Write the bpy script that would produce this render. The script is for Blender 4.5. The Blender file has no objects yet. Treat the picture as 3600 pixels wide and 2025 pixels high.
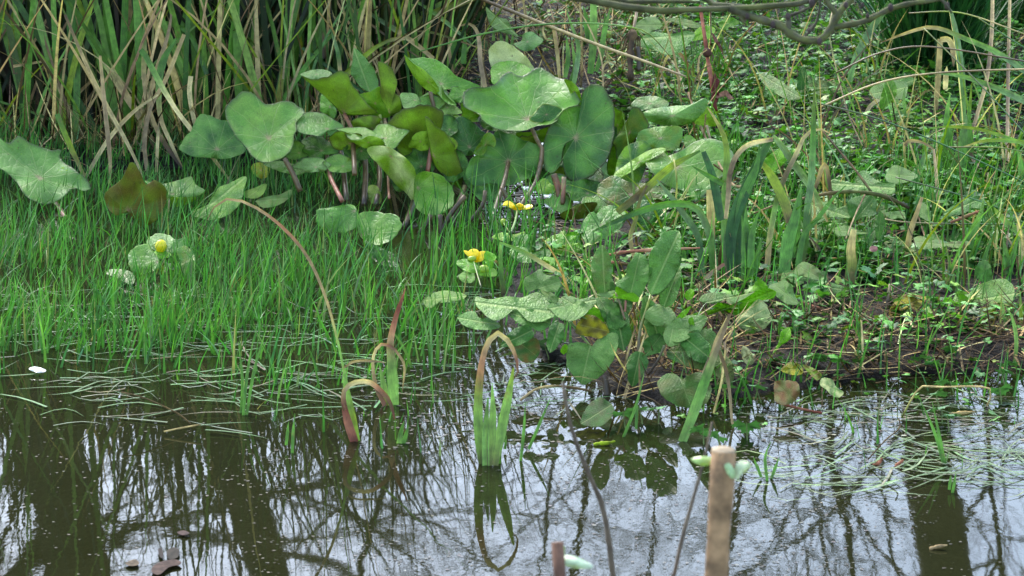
import bpy, math, random
import numpy as np
from mathutils import Vector, noise as mnoise
R = math.radians
rng = np.random.default_rng(7)
random.seed(7)
scene = bpy.context.scene
col = bpy.data.collections.new('pond_scene'); scene.collection.children.link(col)

# ------------------------------------------------------------------ camera
H, PITCH, LENS = 1.75, R(16), 114.0
cam_d = bpy.data.cameras.new('camera'); cam = bpy.data.objects.new('camera', cam_d); col.objects.link(cam)
cam.location = (0, 0, H); cam.rotation_euler = (R(90) - PITCH, 0, 0)
cam_d.lens = LENS; cam_d.sensor_width = 36; cam_d.clip_start = 0.1; cam_d.clip_end = 1000
cam_d.dof.use_dof = True; cam_d.dof.focus_distance = 6.5; cam_d.dof.aperture_fstop = 18
scene.camera = cam
# ------------------------------------------------------------------ sky and light (bright overcast)
world = bpy.data.worlds.new('World'); scene.world = world; world.use_nodes = True
wn = world.node_tree; wn.nodes.clear()
sky = wn.nodes.new('ShaderNodeTexSky'); sky.sky_type = 'NISHITA'; sky.sun_disc = False
SUN_EL, SUN_ROT = R(43), R(-24)
sky.sun_elevation = SUN_EL; sky.sun_rotation = SUN_ROT; sky.dust_density = 1.2; sky.air_density = 1.2; sky.ozone_density = 2.0
hs = wn.nodes.new('ShaderNodeHueSaturation'); hs.inputs['Saturation'].default_value = 0.9
bg = wn.nodes.new('ShaderNodeBackground'); bg.inputs['Strength'].default_value = 0.15
wo = wn.nodes.new('ShaderNodeOutputWorld')
wn.links.new(sky.outputs[0], hs.inputs['Color']); wn.links.new(hs.outputs[0], bg.inputs[0]); wn.links.new(bg.outputs[0], wo.inputs[0])
sun_d = bpy.data.lights.new('sun', 'SUN'); sun_d.energy = 1.4; sun_d.angle = R(20); sun_d.color = (1, .96, .9)
sun = bpy.data.objects.new('sun', sun_d); col.objects.link(sun)
sdir = Vector((math.sin(SUN_ROT) * math.cos(SUN_EL), math.cos(SUN_ROT) * math.cos(SUN_EL), math.sin(SUN_EL)))
sun.rotation_euler = sdir.to_track_quat('Z', 'Y').to_euler(); sun.location = (0, 6, 12)
scene.view_settings.view_transform = 'Standard'; scene.view_settings.look = 'None'
scene.view_settings.exposure = 2.38; scene.view_settings.gamma = 1.0
scene.cycles.max_bounces = 6; scene.cycles.use_denoising = True

# ------------------------------------------------------------------ camera geometry (photo pixels, 3600 wide -> rays)
FPX = LENS / 36 * 3600
SP, CP = math.sin(PITCH), math.cos(PITCH)
K = {'P': (0, 0, 1.39752), 'R1': (0, 0, .46584), 'R2': (1000, 100, .46584), 'R3': (2100, 0, .58252), 'R4': (0, 600, .46584),
     'R5': (1100, 600, .46584), 'R6': (2200, 600, .5439), 'R7': (0, 1225, .69876), 'R8': (1800, 1225, .69876),
     'N1': (1700, 0, .34938), 'N2': (2700, 400, .34938), 'N3': (1900, 900, .34938), 'N4': (2700, 900, .34938), 'N5': (1000, 0, .34938)}
def px(fr, s):
    x0, y0, k = K[fr]
    a = np.array([[float(q) for q in p.split(',')] for p in s.split()])
    return a * k + np.array([x0, y0])
def un(p, D):
    """point at depth D along the camera's axis on the ray of photo pixel p (arrays)"""
    p = np.asarray(p, float); D = np.asarray(D, float)
    x = (p[..., 0] - 1800) / FPX; y = (1012.5 - p[..., 1]) / FPX
    return np.stack([D * x, D * (CP + y * SP), H + D * (-SP + y * CP)], -1)
def rowD(r, z=0.0):
    if r < 30: return r          # already a depth in metres
    y = (1012.5 - r * 1.39752) / FPX
    return (H - z) / (SP - y * CP)
def flat_gy(r):
    y = (1012.5 - r * 1.39752) / FPX; return CP / (SP - y * CP)
def ground(p, z=0.0):
    p = np.asarray(p, float); y = (1012.5 - p[..., 1]) / FPX
    return un(p, (H - z) / (SP - y * CP))
def G(s, z=0.0): return ground(px('P', s), z)

# ------------------------------------------------------------------ helpers: objects
ORG = {}
def tag(o, label=None, cat=None, group=None, kind=None):
    if label: o['label'] = label
    if cat: o['category'] = cat
    if group: o['group'] = group
    if kind: o['kind'] = kind
    return o
def thing(name, label, cat, loc, group=None):
    o = bpy.data.objects.new(name, None); o.empty_display_size = .03; col.objects.link(o)
    o.location = tuple(float(v) for v in loc); ORG[o.name] = np.array(o.location)
    return tag(o, label, cat, group)
def mk(name, V, F, mats, parent=None, cols=None, uv=None, midx=None, smooth=True):
    V = np.asarray(V, float).reshape(-1, 3)
    org = ORG[parent.name] if parent is not None else np.zeros(3)
    me = bpy.data.meshes.new(name)
    if isinstance(F, np.ndarray) and F.ndim == 2:
        n, k = F.shape
        me.vertices.add(len(V)); me.vertices.foreach_set('co', (V - org).ravel())
        me.loops.add(n * k); me.loops.foreach_set('vertex_index', F.ravel().astype(np.int32))
        me.polygons.add(n); me.polygons.foreach_set('loop_start', np.arange(0, n * k, k, dtype=np.int32))
        me.polygons.foreach_set('loop_total', np.full(n, k, dtype=np.int32))
        me.update(calc_edges=True)
    else:
        me.from_pydata([tuple(v) for v in (V - org)], [], [tuple(int(i) for i in f) for f in F])
    if smooth: me.polygons.foreach_set('use_smooth', np.ones(len(me.polygons), dtype=bool))
    if cols is not None:
        c = np.ones((len(V), 4)); c[:, :3] = np.asarray(cols, float).reshape(-1, 3)
        a = me.color_attributes.new('Col', 'FLOAT_COLOR', 'POINT'); a.data.foreach_set('color', c.ravel())
    if uv is not None:
        u = me.uv_layers.new(name='UVMap'); vi = np.empty(len(me.loops), dtype=np.int32); me.loops.foreach_get('vertex_index', vi)
        u.data.foreach_set('uv', np.asarray(uv, float)[vi].ravel())
    for m in (mats if isinstance(mats, (list, tuple)) else [mats]): me.materials.append(m)
    if midx is not None: me.polygons.foreach_set('material_index', np.asarray(midx, dtype=np.int32))
    o = bpy.data.objects.new(name, me); col.objects.link(o)
    if parent is not None:
        o.parent = parent; ORG[o.name] = org
    else: ORG[o.name] = np.zeros(3)
    return o

# ------------------------------------------------------------------ materials
def mat(name):
    m = bpy.data.materials.new(name); m.use_nodes = True; m.node_tree.nodes.clear(); return m, m.node_tree
class NB:
    def __init__(s, nt): s.nt = nt
    def n(s, t, **kw):
        x = s.nt.nodes.new(t)
        for k, v in kw.items(): setattr(x, k, v)
        return x
    def link(s, a, b): s.nt.links.new(a, b)
    def setin(s, sock, v):
        if isinstance(v, bpy.types.NodeSocket): s.link(v, sock)
        else: sock.default_value = v
    def m(s, op, a, b=0.0, c=None):
        x = s.n('ShaderNodeMath', operation=op); s.setin(x.inputs[0], a); s.setin(x.inputs[1], b)
        if c is not None: s.setin(x.inputs[2], c)
        return x.outputs[0]
    def mix(s, f, a, b, t='MIX'):
        x = s.n('ShaderNodeMix', data_type='RGBA', blend_type=t)
        s.setin(x.inputs['Factor'], f); s.setin(x.inputs['A'], a); s.setin(x.inputs['B'], b); return x.outputs['Result']
    def noise(s, vec, scale, detail=3, rough=.55):
        x = s.n('ShaderNodeTexNoise'); x.inputs['Scale'].default_value = scale; x.inputs['Detail'].default_value = detail; x.inputs['Roughness'].default_value = rough
        if vec is not None: s.link(vec, x.inputs['Vector'])
        return x.outputs['Fac']
    def rng(s, v, a, b, c, d):
        x = s.n('ShaderNodeMapRange'); s.setin(x.inputs[0], v)
        for i, q in enumerate((a, b, c, d)): x.inputs[i + 1].default_value = q
        return x.outputs[0]
    def finish(s, base, rough, spec, height=None, bump=.3, dist=.002, trans=0.2, tcol=None):
        p = s.n('ShaderNodeBsdfPrincipled'); s.setin(p.inputs['Base Color'], base); s.setin(p.inputs['Roughness'], rough)
        p.inputs['Specular IOR Level'].default_value = spec
        if height is not None:
            b = s.n('ShaderNodeBump'); b.inputs['Strength'].default_value = bump; b.inputs['Distance'].default_value = dist
            s.link(height, b.inputs['Height']); s.link(b.outputs[0], p.inputs['Normal'])
        out = s.n('ShaderNodeOutputMaterial')
        if trans:
            t = s.n('ShaderNodeBsdfTranslucent'); s.setin(t.inputs['Color'], tcol if tcol is not None else base)
            mx = s.n('ShaderNodeMixShader'); mx.inputs[0].default_value = trans
            s.link(p.outputs[0], mx.inputs[1]); s.link(t.outputs[0], mx.inputs[2]); s.link(mx.outputs[0], out.inputs[0])
        else: s.link(p.outputs[0], out.inputs[0])
def attr(b):
    a = b.n('ShaderNodeAttribute', attribute_name='Col'); return a.outputs['Color']
def leaf_mat(name, kind, under=False, rough=.44, spec=.30, trans=.25):
    m, nt = mat(name); b = NB(nt); c = attr(b)
    uvn = b.n('ShaderNodeUVMap').outputs[0]; geo = b.n('ShaderNodeNewGeometry').outputs['Position']
    sep = b.n('ShaderNodeSeparateXYZ'); b.link(uvn, sep.inputs[0])
    big = b.noise(geo, 22, 3); fine = b.noise(geo, 140, 3)
    if kind == 'm':
        x = b.m('SUBTRACT', sep.outputs[0], .5); y = b.m('SUBTRACT', sep.outputs[1], .5)
        r = b.m('SQRT', b.m('ADD', b.m('MULTIPLY', x, x), b.m('MULTIPLY', y, y)))
        ang = b.m('ARCTAN2', y, x)
        s_ = b.m('FRACT', b.m('ADD', b.m('MULTIPLY', ang, 11 / 6.28318), b.m('MULTIPLY', big, .45)))
        dist = b.m('MULTIPLY', b.m('ABSOLUTE', b.m('SUBTRACT', s_, .5)), r)
        v1 = b.rng(dist, .003, .011, 1, 0)
        vo = b.n('ShaderNodeTexVoronoi', feature='DISTANCE_TO_EDGE'); vo.inputs['Scale'].default_value = 11; b.link(uvn, vo.inputs['Vector'])
        v2 = b.rng(vo.outputs['Distance'], .0, .07, 1, 0)
        vein = b.m('MAXIMUM', v1, b.m('MULTIPLY', v2, .16))
        h = b.m('ADD', b.m('MULTIPLY', vein, -.8 if not under else .8), b.m('ADD', b.m('MULTIPLY', big, 1.5), b.m('MULTIPLY', b.rng(vo.outputs['Distance'], 0, .3, 0, 1), .25)))
        bump, dist_ = .5, .004
    else:
        u = sep.outputs[0]; v = b.m('ABSOLUTE', b.m('SUBTRACT', sep.outputs[1], .5))
        v1 = b.rng(v, .008, .026, 1, 0)
        s_ = b.m('FRACT', b.m('MULTIPLY', b.m('ADD', b.m('SUBTRACT', u, b.m('MULTIPLY', v, .75)), b.m('MULTIPLY', big, .22)), 8))
        lat = b.m('ABSOLUTE', b.m('SUBTRACT', s_, .5))
        v2 = b.rng(lat, .02, .09, 1, 0)
        vo = b.n('ShaderNodeTexVoronoi', feature='DISTANCE_TO_EDGE'); vo.inputs['Scale'].default_value = 26; b.link(uvn, vo.inputs['Vector'])
        v3 = b.rng(vo.outputs['Distance'], .0, .12, 1, 0)
        vein = b.m('MAXIMUM', v1, b.m('MAXIMUM', b.m('MULTIPLY', v2, .17), b.m('MULTIPLY', v3, .12)))
        h = b.m('ADD', b.m('MULTIPLY', vein, -1.0), b.m('ADD', b.m('MULTIPLY', lat, .55), b.m('ADD', b.m('MULTIPLY', vo.outputs['Distance'], 1.2), big)))
        bump, dist_ = .6, .005
    c2 = b.mix(1.0, c, b.mix(b.rng(big, .3, .7, 0, 1), (.72, .74, .66, 1), (1.2, 1.15, 1.15, 1)), 'MULTIPLY')
    mott = b.noise(geo, 420, 2); c2 = b.mix(1.0, c2, b.mix(b.rng(mott, .35, .65, 0, 1), (.86, .86, .84, 1), (1.14, 1.13, 1.12, 1)), 'MULTIPLY')
    c2 = b.mix(b.rng(fine, .66, .72, 0, .65), c2, (.07, .05, .018, 1))
    vc = b.mix(.55, b.mix(1.0, c2, (1.9, 1.6, 1.7, 1), 'MULTIPLY'), (.30, .34, .12, 1) if not under else (.22, .16, .06, 1))
    base = b.mix(b.m('MULTIPLY', vein, (.62 if kind == 'm' else .7) if not under else .28), c2, vc)
    b.finish(base, b.rng(big, .3, .7, rough - .08, rough + .12), spec, h, bump, dist_, trans, b.mix(1.0, c2, (1.5, 1.6, .5, 1), 'MULTIPLY'))
    return m
M_top = leaf_mat('marigold_leaf_top', 'm'); M_und = leaf_mat('marigold_leaf_underside', 'm', True, .55, .2, .35)
D_top = leaf_mat('dock_leaf_top', 'd', False, .5, .2, .25); D_und = leaf_mat('dock_leaf_underside', 'd', True, .6, .2, .35)
def simple_mat(name, rough=.45, spec=.4, trans=.2, stripe=0, nscale=60, vary=.35, bump=.15):
    m, nt = mat(name); b = NB(nt); c = attr(b); geo = b.n('ShaderNodeNewGeometry').outputs['Position']
    nz = b.noise(geo, nscale, 3); f = b.rng(nz, .3, .7, 1 - vary, 1 + vary)
    if stripe:
        uvn = b.n('ShaderNodeUVMap').outputs[0]; sep = b.n('ShaderNodeSeparateXYZ'); b.link(uvn, sep.inputs[0])
        st = b.n('ShaderNodeCombineXYZ'); b.link(b.m('MULTIPLY', sep.outputs[0], 9), st.inputs[0]); b.link(b.m('MULTIPLY', sep.outputs[1], 1.3), st.inputs[1])
        b.link(b.m('MULTIPLY', b.noise(geo, 2, 0), 30), st.inputs[2])
        sn = b.noise(st.outputs[0], 1.6, 4, .7); f = b.m('MULTIPLY', f, b.rng(sn, .3, .7, .62, 1.3)); nz = sn
    cmb = b.n('ShaderNodeCombineXYZ')
    for i in range(3): b.link(f, cmb.inputs[i])
    base = b.mix(1.0, c, cmb.outputs[0], 'MULTIPLY')
    if stripe: base = b.mix(b.rng(b.noise(geo, 45, 4, .7), .62, .72, 0, .55), base, (.16, .09, .035, 1))
    b.finish(base, rough, spec, nz, bump, .002, trans, b.mix(1.0, base, (1.3, 1.5, .6, 1), 'MULTIPLY'))
    return m
M_strap = simple_mat('strap_leaf', .48, .28, .16, stripe=1)
M_grass = simple_mat('grass_blade', .5, .22, .2, nscale=40)
M_cover = simple_mat('small_leaf', .5, .25, .15, nscale=70)
M_straw = simple_mat('dead_straw', .75, .1, .1, nscale=90, vary=.5)
M_petal = simple_mat('yellow_petal', .32, .5, .3, nscale=50, vary=.1)
M_stalk = simple_mat('stalk', .45, .4, 0, nscale=70, vary=.35)
M_bark = simple_mat('bark', .85, .25, 0, nscale=45, vary=.55, bump=.9)
M_fleck = simple_mat('fleck', .6, .3, 0, nscale=40)
def mud_mat():
    m, nt = mat('wet_mud'); b = NB(nt); geo = b.n('ShaderNodeNewGeometry').outputs['Position']
    a = b.noise(geo, 9, 5, .65); d = b.noise(geo, 60, 5, .7)
    base = b.mix(b.rng(a, .35, .65, 0, 1), (.005, .004, .0027, 1), (.014, .0105, .007, 1))
    base = b.mix(b.rng(d, .58, .7, 0, .8), base, (.032, .024, .015, 1))
    b.finish(base, b.rng(d, .3, .7, .4, .9), .10, b.m('ADD', a, b.m('MULTIPLY', d, .6)), .9, .02, 0)
    return m
def water_mat():
    m, nt = mat('pond_water'); b = NB(nt); geo = b.n('ShaderNodeNewGeometry').outputs['Position']
    mp = b.n('ShaderNodeMapping'); mp.inputs['Scale'].default_value = (1.0, .62, 1); b.link(geo, mp.inputs[0])
    v = mp.outputs[0]
    r1 = b.noise(v, 48, 2, .5); r2 = b.noise(v, 150, 2, .5); r3 = b.noise(v, 5, 2, .5)
    film = b.rng(b.noise(geo, 1.7, 3, .6), .42, .6, .25, 1)
    h = b.m('ADD', b.m('MULTIPLY', r3, 2.0), b.m('MULTIPLY', film, b.m('ADD', b.m('MULTIPLY', r1, .34), b.m('MULTIPLY', r2, .05))))
    bp = b.n('ShaderNodeBump'); bp.inputs['Strength'].default_value = 1; bp.inputs['Distance'].default_value = .00017; b.link(h, bp.inputs['Height'])
    gl = b.n('ShaderNodeBsdfGlossy'); gl.inputs['Roughness'].default_value = .015; gl.inputs['Color'].default_value = (1, 1, 1, 1); b.link(bp.outputs[0], gl.inputs['Normal'])
    df = b.n('ShaderNodeBsdfDiffuse'); b.setin(df.inputs['Color'], b.mix(b.noise(geo, 4, 4), (.014, .016, .005, 1), (.026, .027, .009, 1)))
    tr = b.n('ShaderNodeBsdfTransparent'); tr.inputs['Color'].default_value = (.45, .42, .25, 1)
    m1 = b.n('ShaderNodeMixShader'); m1.inputs[0].default_value = .45; b.link(df.outputs[0], m1.inputs[1]); b.link(tr.outputs[0], m1.inputs[2])
    fr = b.n('ShaderNodeFresnel'); fr.inputs['IOR'].default_value = 1.333; b.link(bp.outputs[0], fr.inputs['Normal'])
    m2 = b.n('ShaderNodeMixShader'); b.link(fr.outputs[0], m2.inputs[0]); b.link(m1.outputs[0], m2.inputs[1]); b.link(gl.outputs[0], m2.inputs[2])
    o = b.n('ShaderNodeOutputMaterial'); b.link(m2.outputs[0], o.inputs[0]); return m
M_mud = mud_mat(); M_water = water_mat()

# ------------------------------------------------------------------ setting: ground and water
# edge of the right bank and of the reed bank on the water plane (closed polygon of LAND beyond the pond)
edge = G('2900,915 2576,935 2300,945 2120,965 1960,985 1800,1010 1640,1015 1520,985 1420,930 1330,890 1260,800 1250,690 1330,610 1470,560 1590,500 1620,400 1590,320 1520,290 1440,300 1330,330 1200,360 1050,385 860,405 600,418 300,425 0,432 -400,440')[:, :2]
land_poly = np.vstack([[[60, edge[0, 1]]], edge, [[-60, edge[-1, 1]]], [[-60, 200]], [[60, 200]]])
def inpoly(P, poly):
    x, y = P[..., 0], P[..., 1]; c = np.zeros(x.shape, bool); j = len(poly) - 1
    for i in range(len(poly)):
        xi, yi = poly[i]; xj, yj = poly[j]
        if yi != yj: c ^= ((yi > y) != (yj > y)) & (x < (xj - xi) * (y - yi) / (yj - yi) + xi)
        j = i
    return c
def sdist(P):
    seg = np.vstack([[[60, edge[0, 1]]], edge, [[-60, edge[-1, 1]]]]); d = np.full(P.shape[:-1], 1e9)
    for a, b in zip(seg[:-1], seg[1:]):
        ab = b - a; t = np.clip(((P - a) @ ab) / (ab @ ab), 0, 1); q = a + t[..., None] * ab
        d = np.minimum(d, np.hypot(*(np.moveaxis(P - q, -1, 0))))
    return np.where(inpoly(P, land_poly), d, -d)
def hnoise(x, y, s, seed):
    return math.sin(x * s * 1.3 + seed) * math.cos(y * s + seed * 1.7)
def vnoise(P, s, seed):
    x, y = P[..., 0] * s, P[..., 1] * s
    return (np.sin(x * 1.3 + seed) * np.cos(y * 1.1 + seed * 2) + .6 * np.sin(x * 2.7 + y * 1.9 + seed * 3) + .4 * np.sin(y * 4.1 - x * 3.3 + seed)) / 2
def ground_z(P):
    P = np.asarray(P, float); d = sdist(P); land = np.clip(d / .12, 0, 1); land = land * land * (3 - 2 * land)
    right = np.clip((P[..., 0] + .15) / .5, 0, 1)
    zl = .006 + land * (.010 + .004 * right) + .006 * vnoise(P, 9, 1) * land + .004 * vnoise(P, 31, 4) * land
    zw = -.02 - np.clip(-d, 0, 1.2) * .22 + .006 * vnoise(P, 14, 2)
    z = np.where(d > 0, zl, np.minimum(zw, -.015))
    nb = np.clip((3.55 - P[..., 1]) / .4, 0, 1); nb = nb * nb * (3 - 2 * nb)
    return z * (1 - nb) + nb * (.14 + .02 * vnoise(P, 5, 6))
def axis(lo, hi, step, out):
    a = list(np.arange(lo, hi + 1e-6, step)); e = step; x = hi
    R_ = []
    while x < out: e *= 1.5; x += e; R_.append(x)
    L_ = []; e = step; x = lo
    while x > -out: e *= 1.5; x -= e; L_.append(x)
    return np.array(L_[::-1] + a + R_)
xs = axis(-1.5, 1.5, .024, 220); ys = axis(3.0, 10.2, .028, 220)
gx_, gy_ = np.meshgrid(xs, ys); GP = np.stack([gx_, gy_], -1)
gz = ground_z(GP)
nx_, ny_ = len(xs), len(ys); idx = np.arange(nx_ * ny_).reshape(ny_, nx_)
quads = np.stack([idx[:-1, :-1], idx[:-1, 1:], idx[1:, 1:], idx[1:, :-1]], -1).reshape(-1, 4)
tag(mk('ground', np.stack([gx_, gy_, gz], -1), quads, M_mud), kind='structure')
wx = np.linspace(-40, 40, 5); wy = np.array([3.3, 5, 7, 11.0]); a_, b_ = np.meshgrid(wx, wy)
wi = np.arange(20).reshape(4, 5); wq = np.stack([wi[:-1, :-1], wi[:-1, 1:], wi[1:, 1:], wi[1:, :-1]], -1).reshape(-1, 4)
tag(mk('water', np.stack([a_, b_, np.zeros_like(a_)], -1), wq, M_water), kind='structure')

# ------------------------------------------------------------------ builders: traced leaves, blades, stalks
def catmull(p, n, closed):
    p = np.asarray(p, float); m = len(p)
    if closed: idx_ = lambda i: p[i % m]; L = m
    else:
        ext = np.vstack([2 * p[0] - p[1], p, 2 * p[-1] - p[-2]]); idx_ = lambda i: ext[i + 1]; L = m - 1
    out = []
    k = max(2, int(math.ceil(n * 3 / L)))
    for i in range(L):
        a, b, c, d = idx_(i - 1), idx_(i), idx_(i + 1), idx_(i + 2)
        for t in np.arange(k) / k:
            out.append(.5 * ((2 * b) + (c - a) * t + (2 * a - 5 * b + 4 * c - d) * t * t + (3 * b - a - 3 * c + d) * t ** 3))
    if not closed: out.append(p[-1])
    out = np.array(out); q = np.vstack([out, out[:1]]) if closed else out
    s = np.concatenate([[0], np.cumsum(np.hypot(*(np.diff(q[:, :2], axis=0).T)))])
    t = np.linspace(0, s[-1], n + 1)[:n] if closed else np.linspace(0, s[-1], n)
    return np.stack([np.interp(t, s, q[:, j]) for j in range(q.shape[1])], -1)
C = dict(m=(.125, .29, .07), M=(.042, .145, .024), u=(.22, .40, .03), U=(.14, .20, .025), b=(.12, .30, .03), o=(.15, .12, .03),
         w=(.50, .54, .40), d=(.115, .27, .085), D=(.055, .17, .04), s=(.165, .30, .125), B=(.17, .46, .008), r=(.13, .165, .065), y=(.40, .37, .012),
         p=(.95, .70, .004), n=(.18, .08, .03), x=(.05, .055, .015), l=(.20, .34, .09))
for k_ in C: C[k_] = tuple(v * .75 * q for v, q in zip(C[k_], (1.12, 1.10, .60)))
SEED = [1]
def leaf(parent, fr, s, row, c=None, gy=1.0, gx=0.0, cup=.12, kind='m', under=False, t='m', t2=None, ax=None, wave=.17, name='leaf', rim=None, fold=0.0, n=54, thick=.0008, lift=True):
    SEED[0] += 1; sd = SEED[0] * 1.37
    O = catmull(px(fr, s), n, True)
    cc = px(fr, c)[0] if c else O.mean(0)
    D0 = rowD(row); m_ = D0 / FPX
    v = (O - cc) * np.array([m_, -m_]); size = np.hypot(v[:, 0], v[:, 1]).mean()
    th = np.arctan2(v[:, 1], v[:, 0]); rings = np.array([0, .12, .26, .42, .58, .74, .88, .96, 1.0]); nr = len(rings)
    if kind in 'md': v = v * (1 + (.009 if kind == 'm' else .012) * np.sin(np.arange(n) * 2.4 + sd) + .012 * np.sin(np.arange(n) * .9 + sd * 3) + .010 * np.sin(np.arange(n) * 1.5 + sd))[:, None]
    W = rings[:, None, None] * v[None]
    t_ = rings[:, None]
    if ax is None: bx = np.array([0., 0.]); tx = v[np.argmax(np.hypot(v[:, 0], v[:, 1]))]
    else:
        q = (px(fr, ax) - cc) * np.array([m_, -m_]); bx, tx = q[0], q[1]
    axv = tx - bx; Lx = np.hypot(*axv) + 1e-6; e1 = axv / Lx; e2 = np.array([-e1[1], e1[0]])
    uu = ((W - bx) @ e1) / Lx; vv = ((W - bx) @ e2) / Lx
    dep = gy * W[..., 1] + gx * W[..., 0] + size * (cup * t_ ** 2 + wave * t_ ** 2 * np.sin(3 * th + sd)[None] + wave * .5 * t_ ** 3 * np.sin(7 * th + sd * 2)[None])
    if kind == 'd': dep = dep + Lx * (-.35 * np.abs(vv)) * 1.0 + .01 * Lx * np.sin(uu * 40) * np.minimum(np.abs(vv) * 6, 1)
    if fold: dep = dep + fold * size * np.sign(vv) * np.abs(vv)
    for i in range(nr):
        for j in range(n):
            dep[i, j] += (.09 if lift else .02) * size * mnoise.noise(Vector((W[i, j, 0] / size * 1.6 + sd, W[i, j, 1] / size * 1.6, sd)))
    pp = cc + W / np.array([m_, -m_])
    V = un(pp, D0 + dep)
    if lift:
        lim = ground_z(V[:, ::3, :2].reshape(-1, 2)).clip(0) + .006; need = (lim - V[:, ::3, 2].reshape(-1)).max()
        if need > 0: D0 = D0 - need / (SP * 1.02); V = un(pp, D0 + dep)
    V[0] = V[0].mean(0)
    Vf = np.vstack([V[:1, 0], V[1:].reshape(-1, 3)])
    uvf = (np.stack([uu, vv + .5], -1) if kind == 'd' else W / size * .45 + .5); uvf = np.vstack([uvf[:1, 0], uvf[1:].reshape(-1, 2)])
    F = []
    ix = lambda i, j: 0 if i == 0 else 1 + (i - 1) * n + j % n
    for i in range(nr - 1):
        for j in range(n):
            F.append((0, ix(1, j), ix(1, j + 1)) if i == 0 else (ix(i, j), ix(i + 1, j), ix(i + 1, j + 1), ix(i, j + 1)))
    # orientation: outline may run either way; make first layer face the camera
    ar = np.sum(v[:, 0] * np.roll(v[:, 1], -1) - np.roll(v[:, 0], -1) * v[:, 1])
    if ar < 0: F = [f[::-1] for f in F]
    N = len(Vf); back = (Vf - np.array([0, 0, H])); back /= np.linalg.norm(back, axis=1)[:, None]
    V2 = Vf + back * thick
    F2 = [tuple(i + N for i in f[::-1]) for f in F]
    W3 = []
    for j in range(n):
        a, b = ix(nr - 1, j), ix(nr - 1, j + 1); W3.append((a, a + N, b + N, b) if ar > 0 else (b, b + N, a + N, a))
    cA = np.array(C[t]) if isinstance(t, str) else np.array(t); cB = (np.array(C[t2]) if isinstance(t2, str) else np.array(t2)) if t2 is not None else cA
    rr = np.concatenate([[0], np.repeat(rings[1:], n)]); cf = np.tile(cA, (N, 1))
    nzv = np.array([mnoise.noise(Vector((a * 2.2 + sd, b * 2.2, 3))) for a, b in (W[..., :] / size).reshape(-1, 2)[[0] + list(range(n, nr * n))]])
    if t2 is not None: k2 = np.clip(nzv * 1.2 + .40, 0, .8)[:, None]; cf = cf * (1 - k2) + cB * k2
    cf = cf * (1 + .25 * nzv[:, None])
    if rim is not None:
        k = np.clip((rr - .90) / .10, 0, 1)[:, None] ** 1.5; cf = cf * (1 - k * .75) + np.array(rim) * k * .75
    if kind == 'm':
        k = np.exp(-(rr / .07) ** 2)[:, None] * .7; cf = cf * (1 - k) + np.array((.38, .17, .15)) * k
    oth = np.tile(np.array(C['u'] if not under else C['m']) if kind == 'm' else np.array((.12, .26, .05)), (N, 1))
    mats = {'m': [M_top, M_und], 'd': [D_top, D_und], 'p': [M_petal, M_petal], 'f': [M_straw, M_straw]}[kind]
    if kind in 'pf': oth = cf
    mi = [1 if under else 0] * len(F) + [0 if under else 1] * len(F2) + [0] * len(W3)
    o = mk(name, np.vstack([Vf, V2]), F + F2 + W3, mats, parent, np.vstack([cf, oth]), np.vstack([uvf, uvf]), mi)
    return o
BC = dict(g=(.075, .205, .028), G=(.03, .10, .022), y=(.21, .30, .02), t=(.42, .32, .19), b=(.115, .075, .04), c=(.68, .57, .38), p=(.32, .235, .175),
          r=(.12, .022, .014), l=(.17, .33, .09), e=(.13, .17, .025), s=(.14, .24, .13), k=(.045, .028, .016), h=(.10, .26, .05), q=(.075, .085, .03), z=(.30, .12, .10))
for k_ in BC: BC[k_] = tuple(v * .70 * q for v, q in zip(BC[k_], (1.14, 1.07, .68)))
def colpath(cs, t):
    ks = [np.array(BC[c]) for c in cs]
    if len(ks) == 1: return np.tile(ks[0], (len(t), 1))
    x = np.linspace(0, 1, len(ks)); return np.stack([np.interp(t, x, [k[j] for k in ks]) for j in range(3)], -1)
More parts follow.
